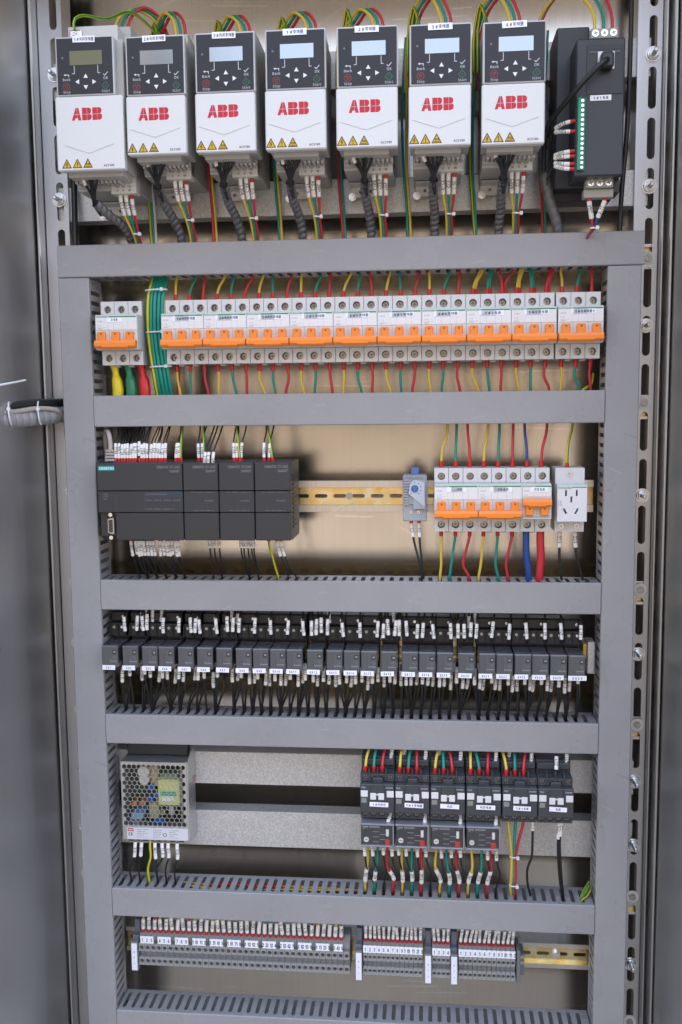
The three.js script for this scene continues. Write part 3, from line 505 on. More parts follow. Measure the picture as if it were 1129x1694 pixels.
// ---------------------------------------------------------------- dark converter at the end of the row
{
  const t = thing('converter_module', 'dark grey converter module with green terminal strip beside the right upright', 'converter', [262, 1588, 0]);
  const X = v => v - 262, Y = v => v - 1588, b = (x0, x1, y0, y1, z0, z1, c) => cbox(X(x0), X(x1), Y(y0), Y(y1), z0, z1, c);
  obj('rear_housing', [b(228, 266, 1590, 1773, 6, 70, 1.5), b(226, 300, 1580, 1600, 6, 40, 1)], mSlate, t);
  obj('front_housing', b(244, 298, 1592, 1742, 6, 119, 1.5), mSlate, t);
  const p = obj('display_panel', b(255.5, 295.5, 1681, 1734, 119, 120, 0.3), M([0.022, 0.023, 0.026], 0.35), t);
  obj('panel_print', planar(b(257, 294, 1724, 1730, 120, 120.1), X(257), X(294), Y(1724), Y(1730)), M([1, 1, 1], 0.5, 0, { map: canvas(296, 48, g => { g.fillStyle = '#2a2b2f'; g.fillRect(0, 0, 296, 48); g.fillStyle = '#77797f'; g.font = 'bold 24px sans-serif'; g.fillText('POWER', 8, 34); g.fillText('RUN', 232, 34); }) }), p);
  obj('socket', b(267.5, 286, 1708, 1727, 120, 121, 0.2), M([0.6, 0.6, 0.6], 0.35, 0.4), p);
  obj('plug', b(269.5, 283.5, 1706, 1723, 121, 134, 2), mBlackPlastic, p);
  const gt = obj('green_terminal', [b(246, 250.5, 1598, 1677, 112, 125, 0.4), b(250.5, 254.5, 1598, 1677, 112, 122, 0.4)], M([0.02, 0.28, 0.16], 0.4), t);
  for (let k = 0; k < 15; k++) obj('clamp_screw', disc(X(251), Y(1600.6 + k * 5.2), 125, 1.8, 0.5, 12), mBolt, gt);
  for (const [y0, y1, zb, nm] of [[1750, 1761, 96, 'supply_terminal'], [1583, 1594, 101, 'output_terminal']]) {
    const s = obj(nm, nm === 'output_terminal' ? [b(260, 291, y0, y1, 84, zb, 0.5), b(258.5, 292.5, 1573, 1582.6, 80, zb - 6, 0.5)] : b(263, 294, y0, y1, 84, zb, 0.5), M([0.38, 0.37, 0.34], 0.5), t);
    for (let k = 0; k < 3; k++) obj('clamp_screw', screwHead(X((nm === 'supply_terminal' ? 268.5 : 265.5) + k * 10.1), Y((y0 + y1) / 2), zb, 3.9, 0.8), M([0.8, 0.82, 0.85], 0.25, 1), s);
  }
  obj('terminal_cover', b(291.5, 300, 1578, 1594, 60, 92, 1), mBlackPlastic, t);
  sticker('1#1电源', X(260), X(283.5), Y(1674.4), Y(1680.4), 119.2, t);
  wire('black', 'thick black data cable plugged into the dark converter', undefined, [[276, 1714, 134], [270, 1709, 142], [252, 1692, 138], [232, 1673, 118], [218, 1658, 98], [214, 1640, 84], [215, 1610, 70]], { r: 3, rad: 9, seg: 26, name: 'data_cable', cat: 'cable' });
  for (let k = 0; k < 6; k++) { const y = [1654, 1643, 1621, 1615.5, 1607, 1601.5][k], d = [-7, 2, -3, 0, 4, 7][k]; wire('black', `${ord(k)} sleeved control wire down the green terminal strip`, 'control wires of the dark converter', [[247, y, 116], [240, y, 115], [230, y + d * 0.3, 112], [222, y + d * 0.8, 104], [216, y - 12, 90]], { r: 1, ferrule: [2, 8.5], sleeve: [8, 27], fr: 1.2, sr: 1.35 }); }
  ['yellow', 'green', 'red'].forEach((c, k) => wire(c, `${c} supply wire arching into the dark converter`, 'supply wires of the dark converter', [[268.5 + k * 10, 1756, 88], [268.5 + k * 10, 1780, 82], [258 + k * 10, 1806 + k * 3, 66], [236 + k * 5, 1822 + k * 3, 46], [216 + k * 2, 1806 + k, 30], [207 + k * 2, 1770, 22], [204 + k * 2, 1720, 18]], { r: 1.9, rad: 8, seg: 26 }));
  ['red', 'blue'].forEach((c, k) => wire(c, `${c} output wire with white sleeve under the dark converter`, 'output wires of the dark converter', [[265 + k * 20, 1577, 90], [265.5 + k * 18, 1570, 90], [270 + k * 6, 1550, 84], [272 + k * 1.5, 1541, 78], [272 - 4, 1532, 60], [268, 1512, 40]], { r: 1.7, ferrule: [1, 7], sleeve: [7, 27], sr: 1.2 }));
  tie('white cable tie round the red and blue output wires', 273, 1541, 78, 4, 3.6);
  harness('thick dark wrapped bundle passing between the last drive and the converter', [[218, 1700, 34], [217, 1650, 52], [216, 1615, 60], [222, 1585, 58], [234, 1552, 50], [240, 1512, 36]], 6.2, mWrap, { amp: 0.07, step: 11 });
  wire('black', 'black cable clipped along the right slotted upright', undefined, [[322, 1900, 22], [322, 1760, 24], [319, 1660, 28], [314, 1590, 30], [312, 1512, 30]], { r: 3, rad: 9, seg: 22, name: 'side_cable', cat: 'cable' });
  wire('black', 'black cable below the larger drive beside the left upright', undefined, [[-384, 1660, 12], [-383, 1600, 16], [-381, 1512, 26]], { r: 4, rad: 9, name: 'side_cable', cat: 'cable' });
}

// ---------------------------------------------------------------- breakers
const GREEN_LINE = '#3f9158';
const tBreaker = canvas(512, 224, (g, w, h) => {             // 53 x 23 mm
  g.fillStyle = '#fff'; g.fillRect(0, 0, w, h); g.fillStyle = '#dff0e4'; g.fillRect(0, 0, w, 26);
  g.fillStyle = GREEN_LINE; g.fillRect(170, 14, 330, 15); g.font = 'bold 33px sans-serif'; g.fillStyle = '#5c8a68'; g.fillText('Schneider', 8, 32);
  g.fillStyle = '#8f929a'; g.font = '24px sans-serif'; g.fillText('iC65N', 26, 84); g.fillText('C 16', 28, 132); g.fillText('400V~', 28, 172); g.fillStyle = '#b9bac2'; g.fillRect(20, 146, 118, 3); g.fillRect(156, 60, 2, 164); g.fillRect(226, 60, 2, 164); g.fillRect(330, 60, 2, 164); g.fillRect(400, 60, 2, 164);
});
const mFace = M([0.76, 0.755, 0.76], 0.4, 0, { map: tBreaker });
const poleProfile = poly([[0, 0.6], [30, 0.6], [30, 18.6], [64, 18.6], [65, 19.6], [65, 61.6], [64, 62.6], [30, 62.6], [30, 81], [0, 81]]);
const gPole = exx(poleProfile, -8.95, 17.9, 0.25);
const gShoulder = (y0, y1, cy) => { const s = poly([[-8.8, y0], [8.8, y0], [8.8, y1], [-8.8, y1]]); s.holes.push(hole(ring(0, cy, 4.7, 16))); return exz(s, 30.3, 12.9, 0.25); };
const gTop = gShoulder(62.8, 81.2, 70.8), gBot = gShoulder(0.4, 18.4, 9.2);
const gWell = [disc(0, 0, 30.2, 4.6, 0.2, 16)], gScrew = screwHead(0, 0, 33.5, 3.4, 1.8, 14, 0.3);
function makeBreaker(n, inverted) {
  const t = thing('circuit_breaker', '', 'breaker', [0, 0, 0], 'miniature circuit breakers'), w = n * 18.1 - 0.3, hw = w / 2;
  for (let k = 0; k < n; k++) {
    const x = (k - (n - 1) / 2) * 18.1, p = obj('pole', gPole, mWhite, t); p.position.x = x * S;
    for (const [g, y] of [[gTop, 70.8], [gBot, 9.2]]) {
      const c = obj('terminal_cap', g, mWhite, t); c.position.x = x * S;
      const wl = obj('clamp_cage', gWell, mSteelGrey, c); wl.position.y = y * S;
      const s = obj('screw_head', gScrew, mScrew, c); s.position.y = y * S; s.rotation.z = 0;
    }
    const yb = inverted ? 24 : 29.6, gTab = [cbox(-4.8, 4.8, yb, yb + 11.5, 65, 71.5, 0.8)];
    const tab = obj('toggle', gTab[0], mOrange, t); tab.position.x = x * S;
    obj('toggle_hole', disc(0, yb + 8.6, 71.5, 1.4, 0.15, 12), M([0.4, 0.09, 0.02], 0.5), tab);
  }
  const by = inverted ? 35 : 20.6;
  obj('toggle_bar', exx(poly([[65.2, by], [72.5, by], [75, by + 2.4], [75, by + 6], [73, by + 9.6], [65.2, by + 9.6]]), -hw + 0.4, w - 0.8, 0.5), mOrange, t);
  obj('bar_grip', exx(poly([[66, by - 1.2], [73, by - 1.2], [75.5, by + 1.2], [75.5, by + 3.2], [66, by + 3.2]]), -hw * 0.62, hw * 1.24, 0.5), mOrange, t);
  obj('face_plate', planar(cbox(-hw + 0.3, hw - 0.3, inverted ? 47 : 43.5, 62, 65, 65.7, 0.25), n === 3 ? -hw : -hw, n === 3 ? hw : hw + 10, 39, 62), mFace, t);
  if (inverted) obj('toggle_guard', [cbox(-hw + 0.6, hw - 0.6, 19.4, 21.4, 65, 68, 0.4), cbox(-hw + 0.6, hw - 0.6, 22.2, 23.6, 65, 67, 0.3)], mWhite, t);
  for (let k = 1; k < n; k++) obj('rail_clip', cbox((k - n / 2) * 18.1 - 5, (k - n / 2) * 18.1 + 2, -2, 0.5, 24, 34, 0.5), M([0.5, 0.49, 0.46], 0.5), t);
  return t;
}
const bk3 = makeBreaker(3, false), bk2 = makeBreaker(2, true);
const bkX = [-314.5, ...Array.from({ length: 9 }, (_, k) => -229.4 + k * 54.35), 261.1];
const bkText = ['总电源', '1#风机变频器', '2#风机变频器', '3#风机变频器', '1#1变频器', '2#1变频器', '3#1变频器', '4#1变频器', '1#1电源', '1#1变电器', '1#1变频器1'];
const bkName = k => k === 0 ? 'the lone breaker left of the green bundle' : `the ${ord(k - 1)} breaker counting from the green bundle`;
let first3 = true;
function putBreaker(label, x, y, text, sx0, sx1) {
  let o; if (first3) { o = bk3; first3 = false; o.position.set(x * S, y * S, 7 * S); o.userData.label = label; } else o = copy(bk3, label, [x, y, 7], 'miniature circuit breakers');
  sticker(text, sx0, sx1, 53, 59, 65.8, o, 0.01 + jit(0.015));
  return o;
}
const posed = [];
bkX.forEach((x, k) => posed.push([k === 0 ? 'lone three-pole breaker with orange toggles left of the green wire bundle' : `three-pole breaker with orange toggles, ${ord(k - 1)} counting from the green wire bundle`, x, 1389, bkText[k], k ? -9 : -12, k ? 18 : 8]));
posed.push(['three-pole breaker with orange toggles next to the pale blue thermostat', 112.3, 1173.4, '热风机', -6, 12], ['three-pole breaker between another breaker and the two-pole breaker', 166.2, 1173.4, '控机电源', -8, 15]);
posed.forEach(a => putBreaker(...a));
bk2.position.set(211.4 * S, 1173.4 * S, 7 * S); bk2.userData.label = 'two-pole breaker with its toggle bar up beside the white socket';
sticker('控柜电源', -8, 14, 53, 59, 65.8, bk2);
bkX.forEach((bx, k) => {
  ['yellow', 'green', 'red'].forEach((c, j) => {
    const x = bx + (j - 1) * 18.1;
    if (k) {
      for (let d = 0; d < (k === 8 || k === 9 ? 2 : 1); d++) {
        const lean = 9 - Math.abs(k) * 0.3 + jit(2.5), xs = snap(x + lean * 0.7) + d * 3;
        wire(c, `${c} wire${d ? ', rear of a pair,' : ''} rising from ${bkName(k)}`, 'wires above the upper breakers', [[x + d * 3.2, 1466, 34 - d * 3], [x + d * 3.2 + 0.5, 1477, 34 - d * 3], [x + (xs - x) * 0.35 + d, 1488, 34], [xs - 1, 1499, 32], [xs + 1, 1512, 30]], { r: 1.75, ferrule: [2, 13], fr: 0.85 });
      }
      const bow = jit(1.4), xs = snap(x + 2 + jit(3)) * 0.7 + x * 0.3 + 0.6;
      wire(c, `${c} wire hanging below ${bkName(k)}`, 'wires below the upper breakers', [[x, 1393, 36], [x + bow * 0.2, 1383, 36], [x + bow, 1370, 35], [xs, 1354, 33], [xs + 1, 1340, 30]], { r: 1.75, ferrule: [2, 13], fr: 0.85 });
    } else {
      const t = thing(`${c}_feed_cable`, `thick ${c} shrink-wrapped feed cable below the lone breaker`, 'cable', [x + 2, 1392, 36], 'thick feed cables of the lone breaker');
      const prof = [[5.2, 4], [5.4, -4], [4.2, -10], [4.4, -15], [6.6, -21], [7.2, -34], [7, -56]].map(([r, y]) => new THREE.Vector2(r, y)), g = new THREE.LatheGeometry(prof.reverse(), 14).toNonIndexed(); finish(g);
      const p = g.attributes.position; for (let i = 0; i < p.count; i++) p.setX(i, p.getX(i) + 0.004 * Math.sin((p.getY(i) / S + 4) * -0.045));
      g.computeVertexNormals();
      obj('shrink_tube', g, c === 'yellow' ? M([0.78, 0.6, 0.015], 0.35) : c === 'green' ? M([0.012, 0.2, 0.09], 0.35) : M([0.62, 0.02, 0.02], 0.35), t);
    }
  });
});
{ // the big green bundle
  for (let k = 0; k < 9; k++) { const a = k % 5, b = Math.floor(k / 5), x = -281 + a * 4.8 + b * 2.4, z = 46 - b * 4 - (a === 2 ? -1.5 : 0); wire(k === 0 ? 'striped' : 'green', k === 0 ? 'yellow-green wire at the edge of the green wire bundle' : `${ord(k - 1)} green wire of the bundle beside the lone breaker`, 'green wire bundle', [[x + 5, 1512, 28], [x + 4, 1497, 36], [x + 1.5, 1478, z], [x, 1440, z + 2], [x + 2, 1405, z + 1], [x + 5.5, 1372, z - 2], [x + 6, 1345, 32]], { r: 2.35, rad: 8, seg: 20 }); }
  for (const [y, x] of [[1484, -269], [1431, -270], [1387, -266]]) tie(`clear tie round the green bundle, ${y === 1484 ? 'just under the top duct' : y === 1431 ? 'level with the toggles' : 'level with the lower screws'}`, x, y, 45.5, 13.5, 7, 0.03, mTieClear);
  wire('red', 'red wire hidden behind the green wire bundle', undefined, [[-250, 1392, 20], [-249, 1375, 24], [-249, 1340, 26]], { r: 2.4 });
  wire('striped', 'yellow-green wire end in the corner beside the right duct', undefined, [[286, 1372, 14], [282, 1358, 24], [272, 1352, 30], [262, 1340, 30]], { r: 2 });
}
// second row: wires of the small breakers and the socket
{
  const P = [['yellow', 94.2, 9], ['green', 112.3, 1.5], ['red', 130.4, -3], ['yellow', 148.1, 6], ['green', 166.2, 2], ['red', 184.3, 1], ['blue', 202.4, -3], ['red', 220.4, 8]];
  const W = ['yellow wire', 'green wire', 'red wire', 'yellow wire', 'green wire', 'red wire', 'blue wire', 'red wire'], B = i => i < 3 ? 'the breaker beside the thermostat' : i < 6 ? 'the breaker beside the two-pole breaker' : 'the two-pole breaker';
  P.forEach(([c, x, l], i) => {
    wire(c, `${W[i]} rising from ${B(i)}`, 'wires above the lower breakers', [[x, 1250, 36], [x, 1262, 36], [x + l * 0.2, 1280, 34], [x + l * 0.8, 1298, 30], [x + l, 1322, 28]], { r: 1.8, ferrule: [3, 13], fr: 0.9 });
    if (i < 6) { const d = [0, -5, -8, -3, -2, -7][i], xs = snap(x + d + 3); wire(c, `${W[i]} hanging below ${B(i)}`, 'wires below the lower breakers', [[x, 1178, 36], [x, 1166, 36], [x + d * 0.5, 1148, 35], [x + d, 1128, 34], [xs, 1112, 32], [xs, 1098, 30]], { r: 1.8, ferrule: [2, 12], fr: 0.7 }); }
    else { const t = wire(c, `thick ${c} cable hanging below the two-pole breaker`, 'thick cables of the two-pole breaker', [[x, 1178, 36], [x, 1160, 36], [x + 1, 1140, 35], [x + (i === 6 ? 4 : 0), 1118, 33], [x + (i === 6 ? 4 : 0), 1098, 30]], { r: i === 6 ? 4.2 : 5, rad: 12, seg: 18, name: `${c}_feed_cable`, cat: 'cable' }); }
  });
  const t = thing('rail_socket', 'white five-hole power socket on the rail beside the right duct', 'socket', [254.5, 1173.4, 7]);
  obj('body', exx(poly([[0, 0.5], [43, 0.5], [43, 15.6], [50, 15.6], [50, 61.8], [43, 61.8], [43, 81], [0, 81]]), -18, 36, 0.4), mWhite, t);
  obj('front_face', planar(holed(-18, 18, 15.6, 61.8, 50.1, 14.7, [[-7.5, 51, 0], [5.5, 51, 0], [-1, 43, 0], [-8.5, 28.6, 0.5], [5.5, 28.6, -0.5]].map(([x, y, a]) => slotHole(x, y, 1.1, 3.7, a)), 0.5), -18, 18, 17, 61), M([0.74, 0.74, 0.76], 0.4, 0, { map: canvas(288, 352, g => { g.fillStyle = '#fff'; g.fillRect(0, 0, 288, 352); g.fillStyle = '#e3f1e7'; g.fillRect(0, 0, 288, 26); g.fillStyle = GREEN_LINE; g.fillRect(140, 18, 140, 8); g.font = 'bold 28px sans-serif'; g.fillStyle = '#5c8a68'; g.fillText('Schneider', 6, 38); g.fillStyle = '#777b85'; g.font = '17px sans-serif'; ['iC65', '10A', '250V'].forEach((s, i) => g.fillText(s, 12, 165 + i * 18)); }) }), t);
  for (const [x, y] of [[-1, 73.4], [-10, 7.4], [9, 7.4]]) { const d = obj('screw_well', disc(x, y, 43, 4.2, 0.2), M([0.45, 0.45, 0.46], 0.5), t); obj('screw_head', screwHead(x, y, 43.2, 3.5, 0.8), M([0.75, 0.75, 0.76], 0.3, 0.9), d); }
  wire('striped', 'yellow-green wire rising from the white socket', undefined, [[252.5, 1250, 36], [252.5, 1264, 36], [254, 1285, 34], [259, 1305, 30], [259, 1322, 28]], { r: 1.7, ferrule: [3, 10] });
  for (let k = 0; k < 2; k++) wire('black', `black wire with white sleeve under the ${['near', 'far'][k]} screw of the socket, from the two-pole breaker`, 'wires below the socket', [[244.5 + k * 19, 1176, 36], [244.5 + k * 19.5, 1162, 36], [245 + k * 22, 1138, 35], [247 + k * 26, 1118, 33], [251 + k * 27, 1098, 30]], { r: 1.7, sleeve: [4, 24], sr: 1 });
  // thermostat
  const h = thing('thermostat', 'small pale blue-grey thermostat with blue dial on the rail', 'thermostat', [60.5, 1186, 7]);
  const mT = M([0.46, 0.475, 0.51], 0.45, 0, { map: tSmudge });
  obj('body', [cbox(-15.3, 15.3, 0, 59, 0, 36, 1.2), cbox(-13, 13, 22, 57, 36, 38, 0.5)], mT, h);
  obj('rail_clip', cbox(-5, 5, 59, 68, 8, 14, 0.6), M([0.12, 0.2, 0.5], 0.4), h);
  for (let k = 0; k < 10; k++) obj('louvre', cbox(-13.4, k < 5 ? -9.5 + (5 - k) * 0.4 : -13 + (15 - k), 21.4 + k * 3.4, 23.6 + k * 3.4, 36, 41, 0.3), mT, h);
  obj('louvre', cbox(-2, 13.4, 16, 53, 36, 40.9, 0.4), mT, h);
  for (let k = 0; k < 7; k++) obj('top_rib', cbox(-13 + k * 3.8, -11.2 + k * 3.8, 55.6, 58.6, 36, 41, 0.2), mT, h);
  obj('scale_plate', exz(poly([[-6, 50], [0, 54], [12, 50], [13, 20], [11, 20], [-8, 36]]), 41, 0.7, 0.15), M([0.52, 0.55, 0.62], 0.5), h);
  const dl = obj('dial', disc(0, 42.5, 41.7, 4.8, 1.2, 20, 4.5), M([0.07, 0.13, 0.29], 0.4), h); obj('pointer', cbox(-0.8, 0.8, 39, 46, 42.9, 43.4, 0.2), M([0.1, 0.2, 0.5], 0.4), dl);
  for (let k = 0; k < 9; k++) { const a = -0.9 + k * 0.62; obj('scale_mark', disc(8.2 * Math.cos(a), 42.5 + 8.2 * Math.sin(a), 41.7, 0.8, 0.1, 8), M([0.02, 0.05, 0.25], 0.5), h); }
  for (const x of [-5, 4.5]) { const w = obj('screw_seat', disc(x, 11.8, 36, 2.9, 0.2), mSteelGrey, h); obj('screw_head', screwHead(x, 11.8, 36.2, 2.2, 0.6, 10), mBolt, w); }
  for (let k = 0; k < 2; k++) wire('black', `${['yawing', 'straighter'][k]} black sleeved wire below the thermostat`.replace('yawing', 'slanting'), 'thermostat wires', [[55.5 + k * 10, 1189, 30], [55.8 + k * 10, 1180, 32], [59 + k * 7.5, 1160, 34], [65 + k * 4, 1135, 34], [69.4 + k * 2, 1112, 32], [69.4 + k * 2, 1098, 30]], { r: 1.5, ferrule: [3, 7], sleeve: [7, 25], sr: 0.9 });
}
// ---------------------------------------------------------------- controller modules
{
  const tP = (w, h, fn) => M([1, 1, 1], 0.42, 0, { map: canvas(Math.round(w * 8), Math.round(h * 8), (g, a, b) => { g.fillStyle = '#36373a'; g.fillRect(0, 0, a, b); fn(g); }) });
  const specs = [['charcoal controller unit with teal name plate and serial port', -342.9, -231.4, true], ['charcoal expansion module touching the controller unit', -231.2, -185.5, false], ['charcoal expansion module in the middle of three', -185.3, -139.9, false], ['charcoal expansion module at the free end of the controller row', -139.7, -93.7, false]];
  specs.forEach(([label, x0, x1, cpu], i) => {
    const t = thing(cpu ? 'controller_unit' : 'expansion_module', label, cpu ? 'controller' : 'module', [(x0 + x1) / 2, 1165.6, 7], cpu ? undefined : 'expansion modules');
    const w = x1 - x0, a = -w / 2 + 0.3, b = w / 2 - 0.3, H = 99.5;
    obj('housing', [exx(poly([[0, 6], [4, 0], [62, 0], [68, 5], [68, H - 3], [64, H], [0, H]]), a, b - a, 0.3)], mPlc, t);
    const up = obj('upper_flap', planar(cbox(a + 0.2, b - 0.2, 64.2, H - 0.5, 68, 78, 0.9), a, b, 64, H), tP(w, H - 64, g => { if (cpu) { g.fillStyle = '#0f8d92'; g.fillRect(18, 28, 170, 50); g.fillStyle = '#e8f3f3'; g.font = 'bold 38px sans-serif'; g.fillText('SIEMENS', 24, 67); } g.fillStyle = '#8e9094'; g.font = '34px sans-serif'; g.textAlign = 'right'; g.fillText('SIMATIC S7-200', w * 8 - 24, 56); g.fillText('SMART', w * 8 - 24, 98); }), t);
    obj('middle_band', planar(cbox(a + 0.2, b - 0.2, 36.4, 63.6, 68, 77, 0.6), a, b, 36, 64), tP(w, 28, g => { g.fillStyle = '#7d8086'; g.font = '22px sans-serif'; if (cpu) { g.fillText('RUN', 60, 40); g.fillText('STOP', 60, 66); g.fillText('ERR', 60, 92); g.fillStyle = '#35404a'; g.fillRect(500, 6, 385, 60); g.fillStyle = '#6c6e74'; for (let k = 0; k < 18; k++) { g.fillRect(512 + k * 12, 28, 6, 12); if (k % 5 !== 3) g.fillRect(512 + k * 20, 90, 9, 14); if (k % 6 !== 4) g.fillRect(512 + k * 16, 180, 7, 14); } g.fillStyle = '#55575c'; g.fillRect(494, 0, 3, 224); g.fillRect(190, 0, 2, 224); } else { for (let k = 0; k < 14; k++) { if (k % 5 !== 2) g.fillRect(80 + k * 18, 14, 9, 6); if (k % 4) g.fillRect(90 + k * 16, 196, 7, 8); } g.fillText(['EM DR08', 'EM DT08', 'EM AM03'][i - 1], 220, 110); } }), t);
    const lx = cpu ? a + 23 : a + 0.2;
    obj('lower_flap', cbox(lx, b - 0.2, 0.8, 35.6, 64, 78, 0.9), mPlc, t);
    if (cpu) {
      const s = obj('serial_port', [exz(poly([[-4.4, -9], [2.8, -11], [4.4, -9], [4.4, 9], [2.8, 11], [-4.4, 9]]), 68, 6, 0.4)].map(g => g.translate(-40.5 * S, 18.4 * S, 0)), M([0.5, 0.49, 0.46], 0.35, 0.9), t);
      obj('port_face', cbox(-43.4, -38.2, 10.4, 26.4, 74, 74.3), mBlackPlastic, s);
      for (let k = 0; k < 9; k++) obj('pin_hole', disc(-41.9 + (k % 2) * 2.3, 11.8 + k * 1.65, 74.3, 0.6, 0.4, 8), M([0.3, 0.27, 0.2], 0.4, 0.8), s);
      for (const y of [3.6, 33]) obj('jack_screw', disc(-40.5, y, 68, 2.8, 7, 6), mBolt, s);
    }
    if (i === 3) for (let k = 0; k < 12; k++) obj('vent_rib', cbox(b + 0.02, b + 1.2, 14 + k * 6, 17.4 + k * 6, 30, 58, 0.2), mPlc, t);
  });
  const where = x => x < -231 ? 'the controller unit' : x < -185.5 ? 'the expansion module touching the controller unit' : x < -140 ? 'the middle expansion module' : 'the outermost expansion module', cnt = {};
  const up = [...[-324.5, -320.4, -316.4, -312.9, -308.8, -305.1, -301.6, -298.3, -293.5, -290.3, -287.3, -283.3, -278.7, -274.7, -270.7, -266.6, -263.2, -259.1], -245.2, -241.2, -215.4, -210.6, -169.6, -165.6, -160.3, -130.8, -124];
  for (const x of up) { const k = cnt[where(x)] = (cnt[where(x)] ?? -1) + 1, l = jit(2.5), hi = x === -293.5 ? 3 : 0; wire('black', `${ord(k)} black sleeved wire along the top of ${where(x)}`, 'wires on top of the controller modules', [[x, 1260, 62], [x, 1270 + hi, 62], [x + l * 0.5, 1289 + hi, 58], [x + l + 1, 1302, 46], [snap(x + l * 2), 1320, 32]], { r: 0.95, rad: 6, ferrule: [4, 10.5], sleeve: [10 + hi, 28.5 + hi + jit(1)], fr: 1.0, sr: 1.05 }); }
  for (const x of [-204, -199.5, -193.4]) wire('black', `black wire with low sleeve in front of the expansion module, ${x === -204 ? 'outer' : x === -199.5 ? 'central' : 'inner'} of three`, 'low sleeved wires', [[x, 1259, 78], [x, 1268, 78], [x + 1, 1280, 74], [x + 4, 1296, 58], [x + 8, 1320, 36]], { r: 1.1, rad: 6, sleeve: [1, 19], sr: 1.0 });
  [-237.8, -207.4, -161.6, -119.6].forEach((x, i) => wire('striped', `yellow-green wire on top of ${where(x)}`, 'earth wires of the controller modules', [[x, 1260, 64], [x, 1272, 64], [x - 1 - i, 1292, 56], [x - 3 - i * 2, 1306, 42], [x - 4 - i * 2, 1320, 32]], { r: 1.5, ferrule: [4, 10.5], fr: 0.6 }));
  const dn = [-309.4, -303.4, -299.6, -296, -292.5, -287.1, -283.3, -279.7, -271.1, -267.6, -262.1, -258.9, -254.6, -250.5, -246.5, -205, -198.9, -192.7, -164.1, -160.1, -154.8, -150.8, -147.4, -116.3, -111], c2 = {};
  for (const x of dn) { const k = c2[where(x)] = (c2[where(x)] ?? -1) + 1, l = x > -120 ? 10 : jit(3) + 2, short = x > -210 && x < -140; wire('black', `${ord(k)} black sleeved wire under ${where(x)}`, 'wires under the controller modules', [[x, 1170, 58], [x, 1160, 58], [x + l * 0.4, 1141, 54], [x + l, 1124, 44], [snap(x + l * 1.2) + jit(1.2), 1108, 34], [snap(x + l * 1.2), 1096, 30]], { r: 1.05, rad: 6, ferrule: x === -309.4 || x > -120 ? [4, 9] : undefined, sleeve: short ? [7, 17] : [8, 28 + jit(1.5)], fr: 1, sr: 1.05 }); }
  wire('striped', 'yellow-green wire under the outermost expansion module', undefined, [[-127, 1170, 58], [-127, 1160, 58], [-123, 1135, 50], [-119, 1112, 40], [-119, 1096, 30]], { r: 1.6, ferrule: [4, 8] });
  const e = wire('beige', 'beige network cable bent down into the controller unit', undefined, [[-348, 1240, 24], [-347.5, 1285, 32], [-344, 1303, 42], [-337, 1304, 52], [-332.5, 1292, 58], [-332, 1270, 60]], { r: 3.1, rad: 10, seg: 28, name: 'network_cable', cat: 'cable' });
  for (let k = 0; k < 4; k++) obj('strain_relief', cbox(11.2 - k * 0.5, 21 + k * 0.5, 26 + (3 - k) * 4, 29.2 + (3 - k) * 4, 31, 41, 0.7), INS.beige, e);
}
